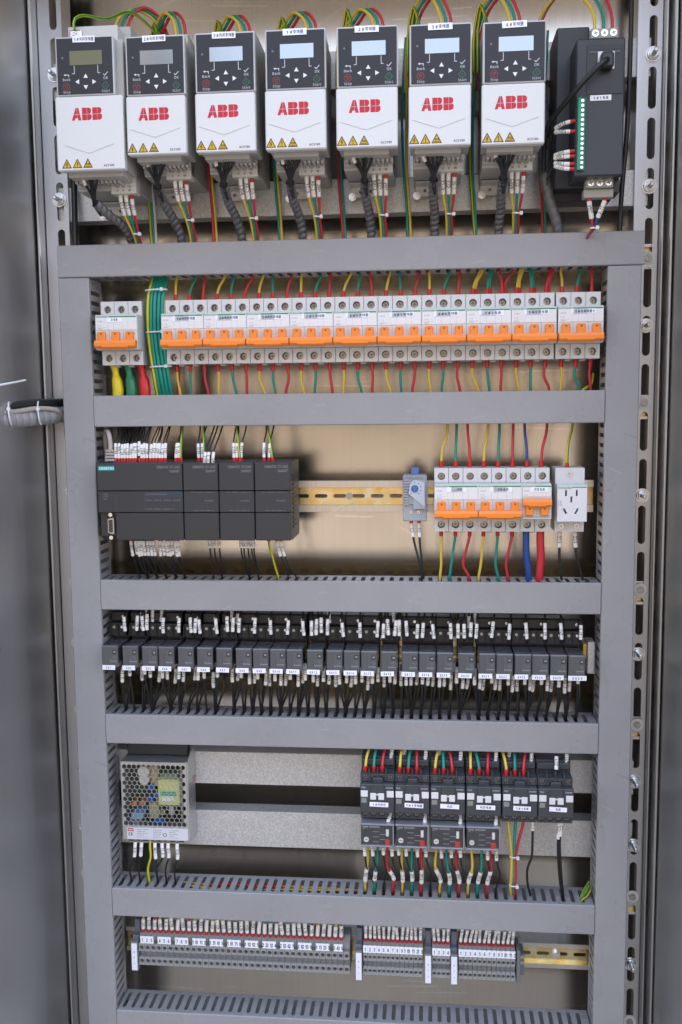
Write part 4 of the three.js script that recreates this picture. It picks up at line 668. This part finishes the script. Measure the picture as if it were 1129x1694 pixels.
// ---------------------------------------------------------------- relays
{
  const RX = [-337.2, -310.4, -284.3, -262.2, -236.4, -211.1, -185.8, -160.1, -137.7, -115.6, -93.9, -67.3, -42.1, -19.8, 2.3, 27.8, 54.4, 76.3, 99.0, 126.1, 151.8, 173.7, 196.6, 218.2, 240.7, 263.1];
  const t = thing('relay', '', 'relay', [0, 0, 0], 'plug-in relays');
  const mSock = M([0.014, 0.014, 0.016], 0.4), mCover = M([0.085, 0.087, 0.094], 0.18, 0, { clearcoat: 1, clearcoatRoughness: 0.05 });
  obj('socket_base', [cbox(-11, 11, -22, 66, 0, 22, 0.6), cbox(-11, 11, -16, -2, 22, 30, 0.6), cbox(-11, 11, 34, 52, 22, 32, 0.6), cbox(-11, 11, 53, 65, 22, 25, 0.6)], mSock, t);
  for (let k = 0; k < 2; k++) { obj('clamp_screw', disc(-5.4 + k * 10.8, 46, 32, 2, 0.5, 10), k ? mBolt : mScrew, t); }
  obj('clamp_screw', disc(5.4, 59, 25, 2, 0.5, 10), mBolt, t);
  for (let k = 0; k < 3; k++) obj('barrier', cbox(-11 + k * 10.2, -9.6 + k * 10.2, 34, 50, 32, 35, 0.3), mSock, t);
  obj('relay_cover', cbox(-10.4, 10.4, 0, 29, 26, 68, 1.1), mCover, t);
  obj('cover_rim', [cbox(-10.7, 10.7, 25.6, 29.3, 62, 66.6, 0.4)], M([0.1, 0.1, 0.115], 0.12, 0, { clearcoat: 1 }), t);
  obj('print', planar(cbox(-1, 9.4, 6, 25, 68, 68.1), -1, 9.4, 6, 25), M([1, 1, 1], 0.3, 0, { clearcoat: 1, map: canvas(104, 190, g => { g.fillStyle = '#525459'; g.fillRect(0, 0, 104, 190); g.fillStyle = '#2a2b2f'; g.fillRect(40, 8, 56, 62); g.fillStyle = '#96989e'; g.fillRect(56, 26, 28, 22); g.fillStyle = '#7f8187'; g.font = '20px sans-serif'; g.fillText('24VDC', 36, 110); g.fillText('5A', 60, 132); g.font = 'bold 24px sans-serif'; g.fillStyle = '#a0a2a8'; g.fillText('Schneider', 0, 168, 100); }) }), t);
  RX.forEach((x, i) => {
    const label = `dark smoky plug-in relay with white tag KA${i + 1}`, y = 996.2 - i * 0.19;
    let o = t; if (i) o = copy(t, label, [x, y, 7], 'plug-in relays'); else { t.position.set(x * S, y * S, 7 * S); t.userData.label = label; }
  });
  RX.forEach((x, i) => { const o = scene.getObjectByName(i ? `relay_${String(i).padStart(3, '0')}` : 'relay'); sticker(`KA${i + 1}`, -10.6, i === 25 ? 12 : 6.4, -2.6, 3.6, 68.4, o, jit(0.03)); });
  const near = x => { let b = 0; RX.forEach((r, i) => { if (Math.abs(r - x) < Math.abs(RX[b] - x)) b = i; }); return b; };
  const up = '-326,1039 -310,1040 -304,1047 -301,1040 -298,1050 -296,1041 -291,1050 -279,1050 -274,1037 -253,1038 -236,1038 -231,1038 -224,1037 -201,1037 -187,1040 -183,1051 -180,1040 -176,1046 -172,1039 -151,1038 -129,1037 -107,1037 -85,1036 -75,1036 -69,1037 -62,1040 -54,1037 -52,1051 -33,1035 -11,1034 11,1035 19,1034 26,1038 33,1053 34,1037 40,1037 50,1037 63,1034 70,1035 85,1034 107,1034 116,1035 124,1035 130,1046 132,1037 139,1035 139,1051 159,1036 181,1034 204,1035 227,1035 248,1035 272,1035'.split(' ').map(s => s.split(',').map(Number));
  const c1 = {}, c2 = {};
  for (const [x, y] of up) { const n = near(x + 3), k = c1[n] = (c1[n] ?? -1) + 1, l = jit(2.4), z = y > 1042 ? 34 : 44; wire('black', `${ord(k)} black sleeved wire entering the top of relay KA${n + 1}`, 'wires above the relays', [[x, y - 7, z - 2], [x, y - 1, z], [x + l * 0.5, y + 9, z], [x + l, y + 20, z - 3], [x + l * 1.6 + 1, 1066, 34], [snap(x + l * 2), 1082, 30]], { r: 1.3, rad: 6, sleeve: [6.5, y > 1042 ? 22 : 26 + jit(1.5)], sr: 1.05 }); }
  const low = '-329,969 -320,977 -305,974 -298,977 -292,977 -281,973 -274,973 -269,976 -259,972 -252,973 -247,974 -232,975 -226,972 -219,977 -208,966 -200,974 -181,973 -174,978 -168,977 -158,970 -152,972 -146,975 -136,971 -132,972 -123,974 -116,970 -110,971 -103,973 -93,968 -87,974 -83,975 -73,974 -68,971 -59,973 -52,974 -44,970 -38,971 -29,974 -23,970 -17,971 -9,974 -1,968 5,970 12,975 20,973 28,973 34,973 42,972 49,969 55,971 63,974 70,970 77,972 84,975 92,969 98,970 107,970 114,974 122,968 129,972 137,972 144,969 149,971 159,973 164,969 170,971 180,972 186,967 192,970 201,973 208,967 213,969 222,973 230,967 236,969 244,970 252,967 259,969 268,974'.split(' ').map(s => s.split(',').map(Number));
  low.forEach(([x, y], i) => {
    const n = near(x), k = c2[n] = (c2[n] ?? -1) + 1, l = [3, 0, -3][i % 3] + jit(2.5), xs = snap(x + l - 3 + jit(4)) + jit(1.2), z = 54 - (i % 3) * 5;
    wire('black', `${ord(k)} black sleeved wire hanging below relay KA${n + 1}`, 'wires below the relays', [[x + 0.5, y + 25, 38], [x + 0.4, y + 19, z - 2], [x, y + 4, z], [x + (xs - x) * 0.3, y - 12, z - 4], [xs, 930, 37], [xs, 914, 30]], { r: 1.45, rad: 6, sleeve: [10 + jit(1), 31 + jit(2)], sr: 0.95 });
    if (i % 3 !== 1) wire('black', `plain black wire behind the ${ord(k)} sleeved wire below relay KA${n + 1}`, 'plain wires behind the relay wires', [[x + 4, 985, 30], [x + 3 + l * 0.4, 960, 40], [xs + 1.5, 932, 34], [xs + 1, 914, 28]], { r: 1.45, rad: 6 });
  });
  const e = thing('rail_end_stop', 'galvanized rail end with yellow stop beside relay KA26', 'end stop', [283, 988, 7]);
  obj('bracket', [cbox(0, 9, -2, 40, 0, 26, 0.5)], mGalv, e); obj('stop', cbox(-5, -0.4, 16, 36, 4, 20, 0.4), M([0.7, 0.42, 0.08], 0.5), e);
}
// ---------------------------------------------------------------- power supply
{
  const t = thing('power_supply', 'perforated honeycomb power supply left of the galvanized crossbars', 'power supply', [-293, 747, 6]);
  const mAl = M([0.7, 0.7, 0.7], 0.4, 0.8, { map: tSmudge }), x0 = -45.8, x1 = 45.5, H = 110.5;
  const s = poly([[x0, 18.5], [x1, 18.5], [x1, H], [x0, H]]); let n = 0;
  const px = 6.75, py = 5.72;
  for (let r = 0; r < 15; r++) for (let c = 0; c < 13; c++) { const cx = x0 + 5 + c * px + (r % 2) * px / 2, cy = 23.4 + r * py; if (cx > x1 - 4.6) continue; s.holes.push(hole(ring(cx, cy, 3.5, 6, Math.PI / 6))); n++; }
  obj('perforated_cover', exz(s, 38, 0.9), mAl, t);
  const lab = obj('rating_plate', planar(cbox(x0 + 6, x1, 1, 17.6, 38.9, 39.2), x0 + 6, x1, 1, 17.6), M([0.8, 0.8, 0.83], 0.45, 0, { map: canvas(680, 132, g => { g.fillStyle = '#e9e9ee'; g.fillRect(0, 0, 680, 132); g.fillStyle = '#c0262d'; g.fillRect(10, 8, 62, 36); g.fillStyle = '#fff'; g.font = 'bold 26px sans-serif'; g.fillText('MW', 16, 36); g.fillStyle = '#2f3038'; g.font = 'bold 46px sans-serif'; g.fillText('CE', 12, 92); g.font = '15px sans-serif'; ['INPUT: 100-240VAC', '50/60Hz 3.0A', 'OUTPUT: 24V 6.5A', 'LRS-150-24', 'AC L N  -V -V +V +V'].forEach((l, i) => { g.fillText(l, 110, 26 + i * 21); g.fillText(l.slice(0, 13), 290, 30 + i * 21); g.fillText(l.slice(3), 470, 28 + i * 21); }); g.lineWidth = 6; g.strokeStyle = '#2f3038'; g.beginPath(); g.arc(420, 76, 18, 0, 7); g.stroke(); }) }), t);
  obj('cover_lower', cbox(x0, x1, 0, 18.4, 37.6, 38.8, 0.3), mAl, t);
  obj('case', [cbox(x0, x1, 0, H, 0, 1), cbox(x0, x0 + 1, 1, H, 1, 37.8), cbox(x1 - 1, x1, 0.5, H + 1, 1, 37.8), cbox(x0 + 1, x1 - 1, H - 1, H, 1, 37.8)], mAl, t);
  obj('circuit_board', cbox(x0 + 2, x1 - 2, 12, H - 3, 2, 4), M([0.05, 0.07, 0.045], 0.5), t);
  for (let k = 0; k < 14; k++) { const x = -42 + rnd() * 84, y = 20 + rnd() * 84; obj('small_component', cbox(x, x + 3 + rnd() * 5, y, y + 3 + rnd() * 5, 4, 8 + rnd() * 10, 0.4), M([[0.3, 0.25, 0.18], [0.1, 0.1, 0.1], [0.45, 0.42, 0.36], [0.32, 0.18, 0.14]][k % 4], 0.5), t); }
  const tf = obj('transformer', cbox(2, 33, 46, 82, 4, 30, 1.5), M([0.62, 0.62, 0.26], 0.45), t); obj('transformer_band', cbox(6, 28, 60, 66, 30, 30.4), M([0.05, 0.35, 0.25], 0.5), tf); obj('paper_tag', cbox(7, 24, 53, 58.5, 30, 30.4), M([0.75, 0.75, 0.8], 0.5), tf);
  obj('core', cbox(6, 30, 82.2, 88, 4, 24, 1), M([0.2, 0.24, 0.17], 0.5), t);
  obj('capacitor', disc(-18, 92, 4, 8, 24, 18), M([0.62, 0.6, 0.54], 0.4), t); obj('capacitor', disc(-18, 80, 4, 7, 22, 18), M([0.6, 0.58, 0.52], 0.4), t);
  obj('filter_coil', cbox(-11, 1, 68, 108, 4, 20, 2), M([0.4, 0.34, 0.2], 0.5), t);
  obj('filter_coil', cbox(-14, 0, 22, 46, 4, 22, 2), M([0.36, 0.34, 0.2], 0.5), t);
  obj('heat_sink', cbox(34, 37, 20, 104, 4, 30), M([0.3, 0.3, 0.3], 0.4, 0.8), t);
  for (const [x, y] of [[-9, 69], [-2, 58], [-10, 53], [-2, 20], [5, 21]]) obj('disc_capacitor', disc(x, y, 20, 4, 6, 14), M([0.02, 0.1, 0.38], 0.35), t);
  for (const [x, y] of [[-33, 45], [-21, 46]]) obj('copper_coil', disc(x, y, 8, 4.4, 16, 14, 4), M([0.55, 0.22, 0.08], 0.4, 0.4), t);
  obj('box_capacitor', cbox(-36, -20, 25, 34, 4, 32, 1), M([0.2, 0.34, 0.5], 0.4), t);
  obj('ceramic_part', cbox(15, 22, 30, 42, 8, 24, 1), M([0.4, 0.4, 0.42], 0.4), t);
  obj('side_flange', exx(poly([[0, -8], [6, -9], [38, 2], [38, H], [20, H + 9], [0, H + 12]]), x1 + 0.2, 1.4), mAl, t);
  obj('rear_hood', cbox(x0 + 2, x1 - 4, H + 1, H + 22, 0, 14, 1), mBlackPlastic, t);
  const tb = obj('terminal_strip', cbox(-40, 38, -4, -0.4, 4, 34, 0.4), mBlackPlastic, t);
  const psuWire = ['black', 'black', 'striped', 'black', 'black', 'black', 'black'];
  [-323.2, -314.4, -302.6, -295.5, -285.4, -277, -264.5].forEach((x, k) => { obj('clamp_screw', disc(x + 293, -2.4, 34, 2.2, 0.8, 10), mScrew, tb); const xs = snap(x - 2 + jit(3)); wire(psuWire[k], psuWire[k] === 'striped' ? 'yellow-green earth wire below the power supply' : `${ord(k > 2 ? k - 1 : k)} black sleeved wire below the power supply`, 'wires below the power supply', [[x, 746, 38], [x, 738, 42], [x + (k < 2 ? -1.5 : 0.5), 722, 42], [xs, 704, 40], [xs, 684, 36], [xs, 668, 30]], { r: k === 2 ? 1.9 : 1.3, sleeve: k === 2 ? undefined : [5, 26 + jit(1.5)], sr: 1.2 }); });
}
// ---------------------------------------------------------------- contactors and overload relays
{
  const CX = [-10.2, 34.6, 80.1, 125.6, 171.2, 216.1].map(x => x + 22.4), mC = mContact, mFront = M([0.055, 0.058, 0.066], 0.4), mSq = M([0.74, 0.72, 0.74], 0.5), mTxt = s => M([1, 1, 1], 0.45, 0, { map: canvas(128, 32, g => { g.fillStyle = '#41434a'; g.fillRect(0, 0, 128, 32); g.fillStyle = '#b4b6ba'; g.font = 'bold 24px sans-serif'; g.fillText(s, 4, 24, 120); }) });
  const t = thing('contactor', '', 'contactor', [0, 0, 0], 'dark contactors');
  obj('base', [cbox(-22, 22, 0, 76, 0, 46, 0.8), cbox(-21, 21, 66, 74, 46, 52, 0.6)], mC, t);
  obj('arc_cover', [cbox(-22, 22, 12, 50, 46, 78, 1.2), cbox(-8, 9, 27, 51, 78, 80, 0.8), cbox(-6, 7, 49, 56, 60, 72, 0.8)], mFront, t);
  const cHoles = [0, 1, 2, 3].map(k => -16.2 + k * 10.9);
  obj('upper_shelf', [cbox(-22, 22, 50.5, 60, 46, 60, 0.4), holed(-22, 22, 50.5, 60, 60, 8, cHoles.map(x => ring(x, 55, 3.2, 14)), 0.4)], mC, t);
  obj('lower_shelf', [cbox(-22, 22, 1, 11.6, 46, 60, 0.4), holed(-22, 22, 1, 11.6, 60, 8, cHoles.map(x => ring(x, 6, 3.2, 14)), 0.4)], mC, t);
  for (let k = 0; k < 4; k++) {
    const x = -16.2 + k * 10.9;
    if (k < 3) obj('barrier', cbox(x + 4.6, x + 6.4, 51, 67, 60, 69, 0.3), mC, t);
    for (const y of [55, 6]) obj('screw_head', screwHead(x, y, 60.2, 2.8, 4.2, 10, k), M([0.5, 0.5, 0.52], 0.3, 1), t);
  }
  for (const x of [-16.5, 16.8]) obj('marker_square', cbox(x - 4.5, x + 4.5, 33.4, 42, 78, 78.8, 0.3), mSq, t);
  for (const x of [-5, 5.4]) obj('carrier_square', cbox(x - 3.7, x + 3.7, 31, 39.6, 80, 81.4, 0.3), mSq, t);
  obj('carrier_link', cbox(-1.2, 1.6, 36.6, 38.4, 80, 80.6), mSq, t);
  obj('rating_mark', cbox(-20.4, -13.6, 25.4, 31.6, 78, 78.3), M([0.24, 0.26, 0.22], 0.5), t);
  obj('print', planar(cbox(-21, -9.5, 44, 48, 78, 78.15), -21, -9.5, 44, 48), mTxt('TeSys'), t);
  obj('print', planar(cbox(10.5, 21, 44, 48, 78, 78.15), 10.5, 21, 44, 48), mTxt('Schneider'), t);
  const CT = ['1#风机控', '1#1变频器', '风机', '机控电源', '1#1电源', '电源'], W = ['contactor at the galvanized gap end of the row, above an overload relay', 'second contactor counting from the galvanized gap', 'third contactor counting from the galvanized gap', 'fourth contactor counting from the galvanized gap', 'contactor without overload relay feeding a tied yellow, green, red trio', 'contactor beside the right duct with a single black pair below'];
  const cname = ['the first contactor', 'the second contactor', 'the third contactor', 'the fourth contactor', 'the fifth contactor', 'the sixth contactor'];
  CX.forEach((x, i) => { const o = i ? copy(t, W[i], [x, 800.6, 7], 'dark contactors') : t; if (!i) { t.position.set(x * S, 800.6 * S, 7 * S); t.userData.label = W[0]; } });
  CX.forEach((x, i) => { const o = scene.getObjectByName(i ? `contactor_${String(i).padStart(3, '0')}` : 'contactor'); sticker(CT[i], -9.6 + (i > 3 ? 1 : 0), 14.4 - (i > 3 ? 1 : 0), 21.4, 27.4, 80.2, o, -0.02 + jit(0.02)); });
  CX.forEach((x, i) => {
    if (i < 5) ['yellow', 'green', 'red'].forEach((c, k) => { const X = x - 16.2 + k * 10.9, l = [5, 4, 5, -1, -3, 1][(i + k) % 6] + jit(2); wire(c, `${c} wire entering the top of ${cname[i]} from the galvanized gap`, 'power wires above the contactors', [[X, 858, 66], [X + 0.3, 868, 66], [X + l * 0.3, 878, 60], [X + l * 0.8, 886, 46], [X + l, 902, 32]], { r: 1.9, ferrule: [2, 10], fr: 1.1, sleeve: undefined }); });
    const X = x + 16.6; wire('black', `black control wire with white sleeve on top of ${cname[i]} from the galvanized gap`, 'control wires above the contactors', [[X, 864, 54], [X, 872, 54], [X + 1, 882, 50], [X + 1, 892, 40], [X + 1, 904, 32]], { r: 1.3, sleeve: [5, 24], sr: 1.3 });
    if (i === 1 || i === 2 || i === 4 || i === 5) { const Z = x - (i === 5 ? -2 : 12); wire('black', `second sleeved control wire on top of ${cname[i]} from the galvanized gap`, 'control wires above the contactors', [[Z, 866, i === 5 ? 66 : 44], [Z + 1, 876, i === 5 ? 62 : 44], [Z + 3, 890, 40], [Z + 4, 904, 32]], { r: 1.3, sleeve: [3, 20], sr: 1.3 }); }
  });
  // overload relays
  const v = thing('overload_relay', '', 'overload relay', [0, 0, 0], 'overload relays under the contactors');
  const mV = M([0.036, 0.038, 0.043], 0.36);
  obj('body', [cbox(-22, 22, 0, 44, 10, 58, 1), cbox(-21, 13, 38, 52, 26, 62, 0.8)], mV, v);
  obj('front', cbox(-21.5, 21.5, 4, 36, 58, 74, 1), mV, v);
  obj('clear_cover', [cbox(-21.8, 21.8, 35, 37.4, 58, 78, 0.4), cbox(19.6, 21.4, 6, 35, 74, 78, 0.4), cbox(-21.6, 19.4, 6, 8, 74, 78, 0.4)], M([0.24, 0.25, 0.28], 0.12, 0, { clearcoat: 1 }), v);
  obj('cover_window', cbox(-21.4, 19.4, 8.2, 34.8, 76.4, 77.2), M([1, 1, 1], 0.03, 0, { transmission: 1, thickness: 0, ior: 1.45 }), v);
  obj('print', planar(cbox(-20, 8, 28.5, 33, 74, 74.2), -20, 8, 28.5, 33), M([1, 1, 1], 0.4, 0, { map: canvas(256, 44, g => { g.fillStyle = '#3d3f45'; g.fillRect(0, 0, 256, 44); g.fillStyle = '#c6c8cc'; g.font = 'bold 26px sans-serif'; g.fillText('TeSys  Schneider', 4, 22, 246); g.font = '18px sans-serif'; g.fillText('LRE', 4, 40); }) }), v);
  const d = obj('current_dial', disc(-14.6, 14.6, 74, 3.3, 1.4, 16), M([0.68, 0.7, 0.64], 0.45), v); obj('dial_mark', cbox(-16.6, -12.6, 14.1, 15.1, 75.4, 75.55), mGrey, d);
  obj('reset_tab', cbox(11, 14.6, 20, 29, 74, 76, 0.3), mSq, v);
  obj('stop_button', cbox(9.6, 16, 7.6, 15.4, 74, 76.2, 0.6), M([0.55, 0.02, 0.02], 0.4), v);
  for (let k = 0; k < 4; k++) obj('screw_head', screwHead(-17 + k * 11, 1.8, 58, 2.3, 0.8, 10), mScrew, v);
  for (let k = 0; k < 5; k++) obj('rating_line', cbox(-6 + (k % 2) * 9, 2 + (k % 2) * 10, 11 + k * 3.4, 11.8 + k * 3.4, 74, 74.1), M([0.26, 0.26, 0.28], 0.5), v);
  CX.slice(0, 4).forEach((x, i) => {
    const label = `overload relay with red button hanging under ${cname[i]} from the galvanized gap`;
    if (i) copy(v, label, [x, 760.5, 7], 'overload relays under the contactors'); else { v.position.set(x * S, 760.5 * S, 7 * S); v.userData.label = label; }
    const L = `the ${ord(i)} overload relay from the galvanized gap`;
    ['yellow', 'green', 'red'].forEach((c, k) => { const X = x - 13 + k * 12 + jit(1), xs = snap(X + (k - 1) * 1.5); wire(c, `${c} load wire with low white sleeve under ${L}`, 'load wires below the overload relays', [[X, 764, 46], [X, 752, 54], [X + jit(2), 728, 54], [xs + 1, 706, 46], [xs, 690, 40], [xs, 670, 30]], { r: 1.8, sleeve: [46 + jit(4), 68 + jit(3)], sr: 1.1 }); });
    [-19, -8.5, 6, 17][Symbol.iterator] && [-19, -8.5, 6, 17].slice(i < 2 ? 0 : 1 + (i === 3), i < 2 ? 4 : 4).forEach((o, k) => { const X = x + o + jit(1), xs = snap(X + 6 + jit(3)); wire('black', `${ord(k)} black sleeved control wire under ${L}`, 'control wires below the overload relays', [[X, 762, 48], [X, 756, 60], [X + 1, 738, 60], [X + 5 + jit(2), 716, 50], [xs, 692, 38], [xs, 670, 30]], { r: 1.3, sleeve: [9, 26 + jit(2)], sr: 1.15 }); });
    wire('black', `short sleeved wire beside the window of ${L}`, 'short wires above the overload windows', [[x + 17, 812, 50], [x + 17, 806, 70], [x + 16 - (i === 0 ? 3 : 0), 796, 76], [x + 17 - (i === 0 ? 5 : 0), 786, 68], [x + 17, 776, 40]], { r: 1.4, sleeve: [20, 33], sr: 1.2 });
  });
  ['yellow', 'green', 'red'].forEach((c, k) => wire(c, `${c} wire of the tied trio below the fifth contactor`, 'tied trio below the fifth contactor', [[180 + k * 10.4, 806, 60], [180.4 + k * 10, 796, 62], [184 + k * 5, 768, 62], [186 + k * 2.6, 748, 58], [186.5 + k * 2.6, 715, 52], [186.2 + k * 2.4, 694, 44], [snap(187), 670, 30 + k * 2]], { r: 2, ferrule: k < 1 ? [5, 9] : undefined, seg: 22 }));
  tie('upper clear tie round the yellow, green, red trio', 189, 747, 58, 5.4, 4, 0, mTieClear); tie('lower clear tie round the yellow, green, red trio', 189.5, 703, 49, 5.2, 4, 0, mTieClear);
  wire('black', 'lone black wire with white sleeve below the fifth contactor', undefined, [[212.3, 806, 60], [212.3, 796, 62], [212.5, 770, 60], [212, 748, 58], [207, 728, 54], [209, 700, 44], [213, 684, 38], [213, 668, 30]], { r: 1.6, sleeve: [8, 21], sr: 0.8, seg: 22 });
  for (let k = 0; k < 2; k++) wire('black', `${['longer', 'shorter'][k]} sleeved black wire of the pair below the sixth contactor`, 'pair below the sixth contactor', [[246.5 + k * 2.6, 806, 60], [246.5 + k * 2.6, 797, 62], [245 + k * 2.4, 770, 60], [246.5 + k * 2.8, 740, 56], [251 + k * 2.4, 705, 44], [254.7 + k * 1.5, 684, 38], [254.7 + k, 668, 30]], { r: 1.6, sleeve: [8, 32 - k * 4], sr: 0.9, seg: 22 });
}
// ---------------------------------------------------------------- terminal blocks
{
  const mTB = M([0.36, 0.355, 0.34], 0.5, 0, { map: tSmudge }), mTB2 = M([0.2, 0.215, 0.24], 0.5);
  const profile = poly([[0, -4], [26, -4], [31, -1], [31, 33], [33, 34], [33, 40], [20, 46], [0, 46]]);
  const proto = w => { const t = thing('terminal_block', '', 'terminal block', [0, 0, 0], 'grey rail terminal blocks'); const rr = Math.min(2.9, w * 0.36); obj('housing', exx(profile, -w / 2 + 0.15, w - 0.3, 0.2), mTB, t); for (const [ya, yb, yc] of [[0, 12, 6], [20, 31.6, 25.4]]) obj('screw_guide', holed(-w / 2 + 0.2, w / 2 - 0.2, ya, yb, 31.1, 7, [ring(0, yc, rr, 12)], 0.2), mTB, t); obj('bridge_channel', cbox(-w / 2 + 0.7, w / 2 - 0.7, 13.2, 18.8, 31.1, 31.8), mTB2, t); for (const y of [6, 25.4]) obj('screw_head', screwHead(0, y, 31.2, rr * 0.8, 1.4, 8), mSteelGrey, t); return t; };
  const sets = [['wide', 36, -318.2, 8.15, 'the long wide-block row', 0], ['narrow', 13, -7.4, 6.2, 'the thirteen-block row', 0], ['narrow', 4, 85.8, 6.1, 'the four-block row', 0], ['narrow', 12, 121.2, 6.3, 'the twelve-block row', 0]];
  const P = { wide: proto(8.15), narrow: proto(6.2) }, used = {};
  const y0 = 565.5, seq = ['yellow', 'green', 'red'];
  for (const [kind, n, x0, pitch, where] of sets) for (let k = 0; k < n; k++) {
    const x = x0 + k * pitch, y = y0, label = `${ord(k)} grey terminal block of ${where} from its white marker`, tagged = kind === 'narrow' || (k % 3 !== 5 && k < 35);
    let o; if (used[kind]) o = copy(P[kind], label, [x, y, 7], 'grey rail terminal blocks'); else { o = P[kind]; used[kind] = true; o.position.set(x * S, y * S, 7 * S); o.userData.label = label; }
    (sets.tags ??= []).push([o, kind, k, pitch]);
    if (kind === 'wide') {
      if (k === 35) continue;
      const c = k % 11 === 10 ? 'green' : seq[k % 3], l = jit(2.6); wire(c, `${c} wire with long white sleeve entering the ${ord(k)} terminal of ${where}`, 'wires above the terminal blocks', [[x, 604, 34], [x, 614, 34], [x + l * 0.4, 624, 35], [x + l, 637 + jit(2), 33], [snap(x + l) * 0.4 + (x + l) * 0.6, 656, 30]], { r: 1.5, rad: 6, ferrule: [4, 9.5], sleeve: [9, 26 + jit(2.5)], fr: 1, sr: 1.25, plain: rnd() < 0.35 });
    } else { const l = kind === 'narrow' && n === 12 ? 3 + jit(2) : jit(2.6); wire('black', `black wire with white sleeve entering the ${ord(k)} terminal of ${where}`, 'wires above the terminal blocks', [[x, 604, 34], [x, 612, 34], [x + l * 0.5, 624, 34], [x + l, 634, 32], [x + l * 1.2, 656, 30]], { r: 1.15, rad: 6, ferrule: [4, 8], sleeve: [8.5, 27 + jit(2)], fr: 1.1, sr: 1.0 }); }
  }
  for (const [o, kind, k, pitch] of sets.tags) {
    if (kind === 'wide' && k === 35) continue;
    const off = kind === 'wide' ? ((k % 3) - 1) * -1.9 : 0, hw = kind === 'wide' ? 3.05 : pitch / 2 - 0.12;
    const g = planar(cbox(off - hw, off + hw, 32.2, 42.6, 38.2, 38.8, 0.1), off - hw - 11, off + hw + 11, 32.2, 42.6, cell(String(k + 1))); const m = obj('number_tag', g, mSticker, o);
  }
  const mk = thing('end_clamp', '', 'end clamp', [0, 0, 0], 'end clamps with white markers');
  obj('clamp', [cbox(-4.4, 4.4, -4, 40, 0, 34, 0.8), cbox(-4, 4, 36, 58, 4, 24, 0.8)], M([0.14, 0.155, 0.19], 0.5), mk);
  obj('marker_carrier', cbox(-4.6, 4.6, -8, 35, 34, 42, 0.8), mGrey, mk);
  obj('paper_marker', planar(cbox(-3.9, 3.9, -6, 33, 42, 42.5, 0.15), -3.9, 3.9, -6, 33), M([1, 1, 1], 0.55, 0, { map: canvas(64, 320, g => { g.fillStyle = '#e9eaf4'; g.fillRect(0, 0, 64, 320); g.fillStyle = '#4a4c68'; g.font = 'bold 24px sans-serif'; g.textAlign = 'center'; ['X', 'T', '1'].forEach((s, i) => g.fillText(s, 32, 110 + i * 70)); }) }), mk);
  [[-327.4, 'end clamp with white marker beside the left duct'], [-16.2, 'end clamp with white marker between the long row and the thirteen-block row'], [77.4, 'end clamp with white marker ahead of the four-block row'], [112.2, 'end clamp with white marker between the four-block and twelve-block rows']].forEach(([x, l], i) => { if (i) copy(mk, l, [x, 566, 7], 'end clamps with white markers'); else { mk.position.set(x * S, 566 * S, 7 * S); mk.userData.label = l; } });
  const st = thing('end_clamp', 'dark grey end clamp with two screws beside the bare rail', 'end clamp', [199.6, 563, 7]);
  obj('clamp', [cbox(-4.2, 1, -2, 44, 0, 36, 0.8), cbox(1, 7, 4, 34, 0, 26, 0.6)], M([0.17, 0.175, 0.18], 0.5), st); for (const y of [22, 30]) obj('screw_head', screwHead(4, y, 26, 2.4, 0.6, 10), mBolt, st);
}
// coloured wires that show through the slots of the duct above the terminal blocks
['red', 'green', 'yellow', 'red', 'green', 'yellow', 'black', 'green', 'red', 'black'].forEach((c, k) => wire(c, `${c} wire lying inside the duct above the terminal blocks, ${['lowest', 'second', 'third', 'fourth', 'fifth', 'sixth', 'seventh', 'eighth', 'ninth', 'topmost'][k]} layer`, 'wires lying inside the duct', [[-278 + k * 6, 672 + (k % 3) * 2.4, 16 + k * 3.4], [-190, 676 + jit(3), 17 + k * 3.4], [-90, 674 + jit(4), 17 + k * 3.3], [10, 673 + jit(4), 18 + k * 3.2], [90 - k * 14, 664, 18 + k * 3]], { r: 1.7, rad: 6, seg: 30 }));
for (let k = 0; k < 3; k++) wire('striped', `${ord(k)} yellow-green wire end tucked into the corner slot below the contactors`, 'earth wires in the duct corner', [[292, 700 - k * 4, 26 + k * 4], [286, 694 - k * 4, 32 + k * 4], [280, 684, 36 + k * 4], [276, 666, 34 + k * 3]], { r: 1.5 });
// loom that comes in from the door
{
  harness('pale grey spiral-wrapped loom entering past the left duct', [[-452, 1322, 190], [-436, 1322, 120], [-420, 1325, 70], [-408, 1327, 36], [-396, 1328, 14]], 11.5, M([0.3, 0.3, 0.315], 0.4, 0, { clearcoat: 0.3 }), { step: 13, amp: 0.07, name: 'door_loom' });
  wire('black', 'black sheathed cable lying on top of the door loom', undefined, [[-452, 1337, 190], [-436, 1338, 120], [-420, 1341, 70], [-406, 1342, 36], [-394, 1341, 14]], { r: 6, rad: 10, name: 'sheathed_cable', cat: 'cable' });
  wire('beige', 'beige cable strapped along the door loom', undefined, [[-446, 1331, 190], [-430, 1331, 128], [-414, 1335, 84], [-402, 1331, 52], [-399, 1318, 36], [-402, 1300, 28]], { r: 3.1, rad: 9, seg: 22, name: 'beige_cable', cat: 'cable' });
  for (const [x, z, w] of [[-433, 128, 'nearer the door'], [-417, 78, 'nearer the upright']]) { const t = tie(`white cable tie round the door loom, ${w}`, x, 1329, z, 14, 17, 0); t.rotation.set(0.25, 0.3, Math.PI / 2); }
  const z = thing('cable_tie', 'loose white cable tie tail sticking out beside the door loom', 'cable tie', [-431, 1362, 168]); obj('strap', tube(curveOf([[0, 0, 0], [6, 3, -20], [9, 6, -44], [10, 8, -60]]), 1.4, 12, 6), mTie, z);
}
drawAtlas();
renderer.render(scene, camera);
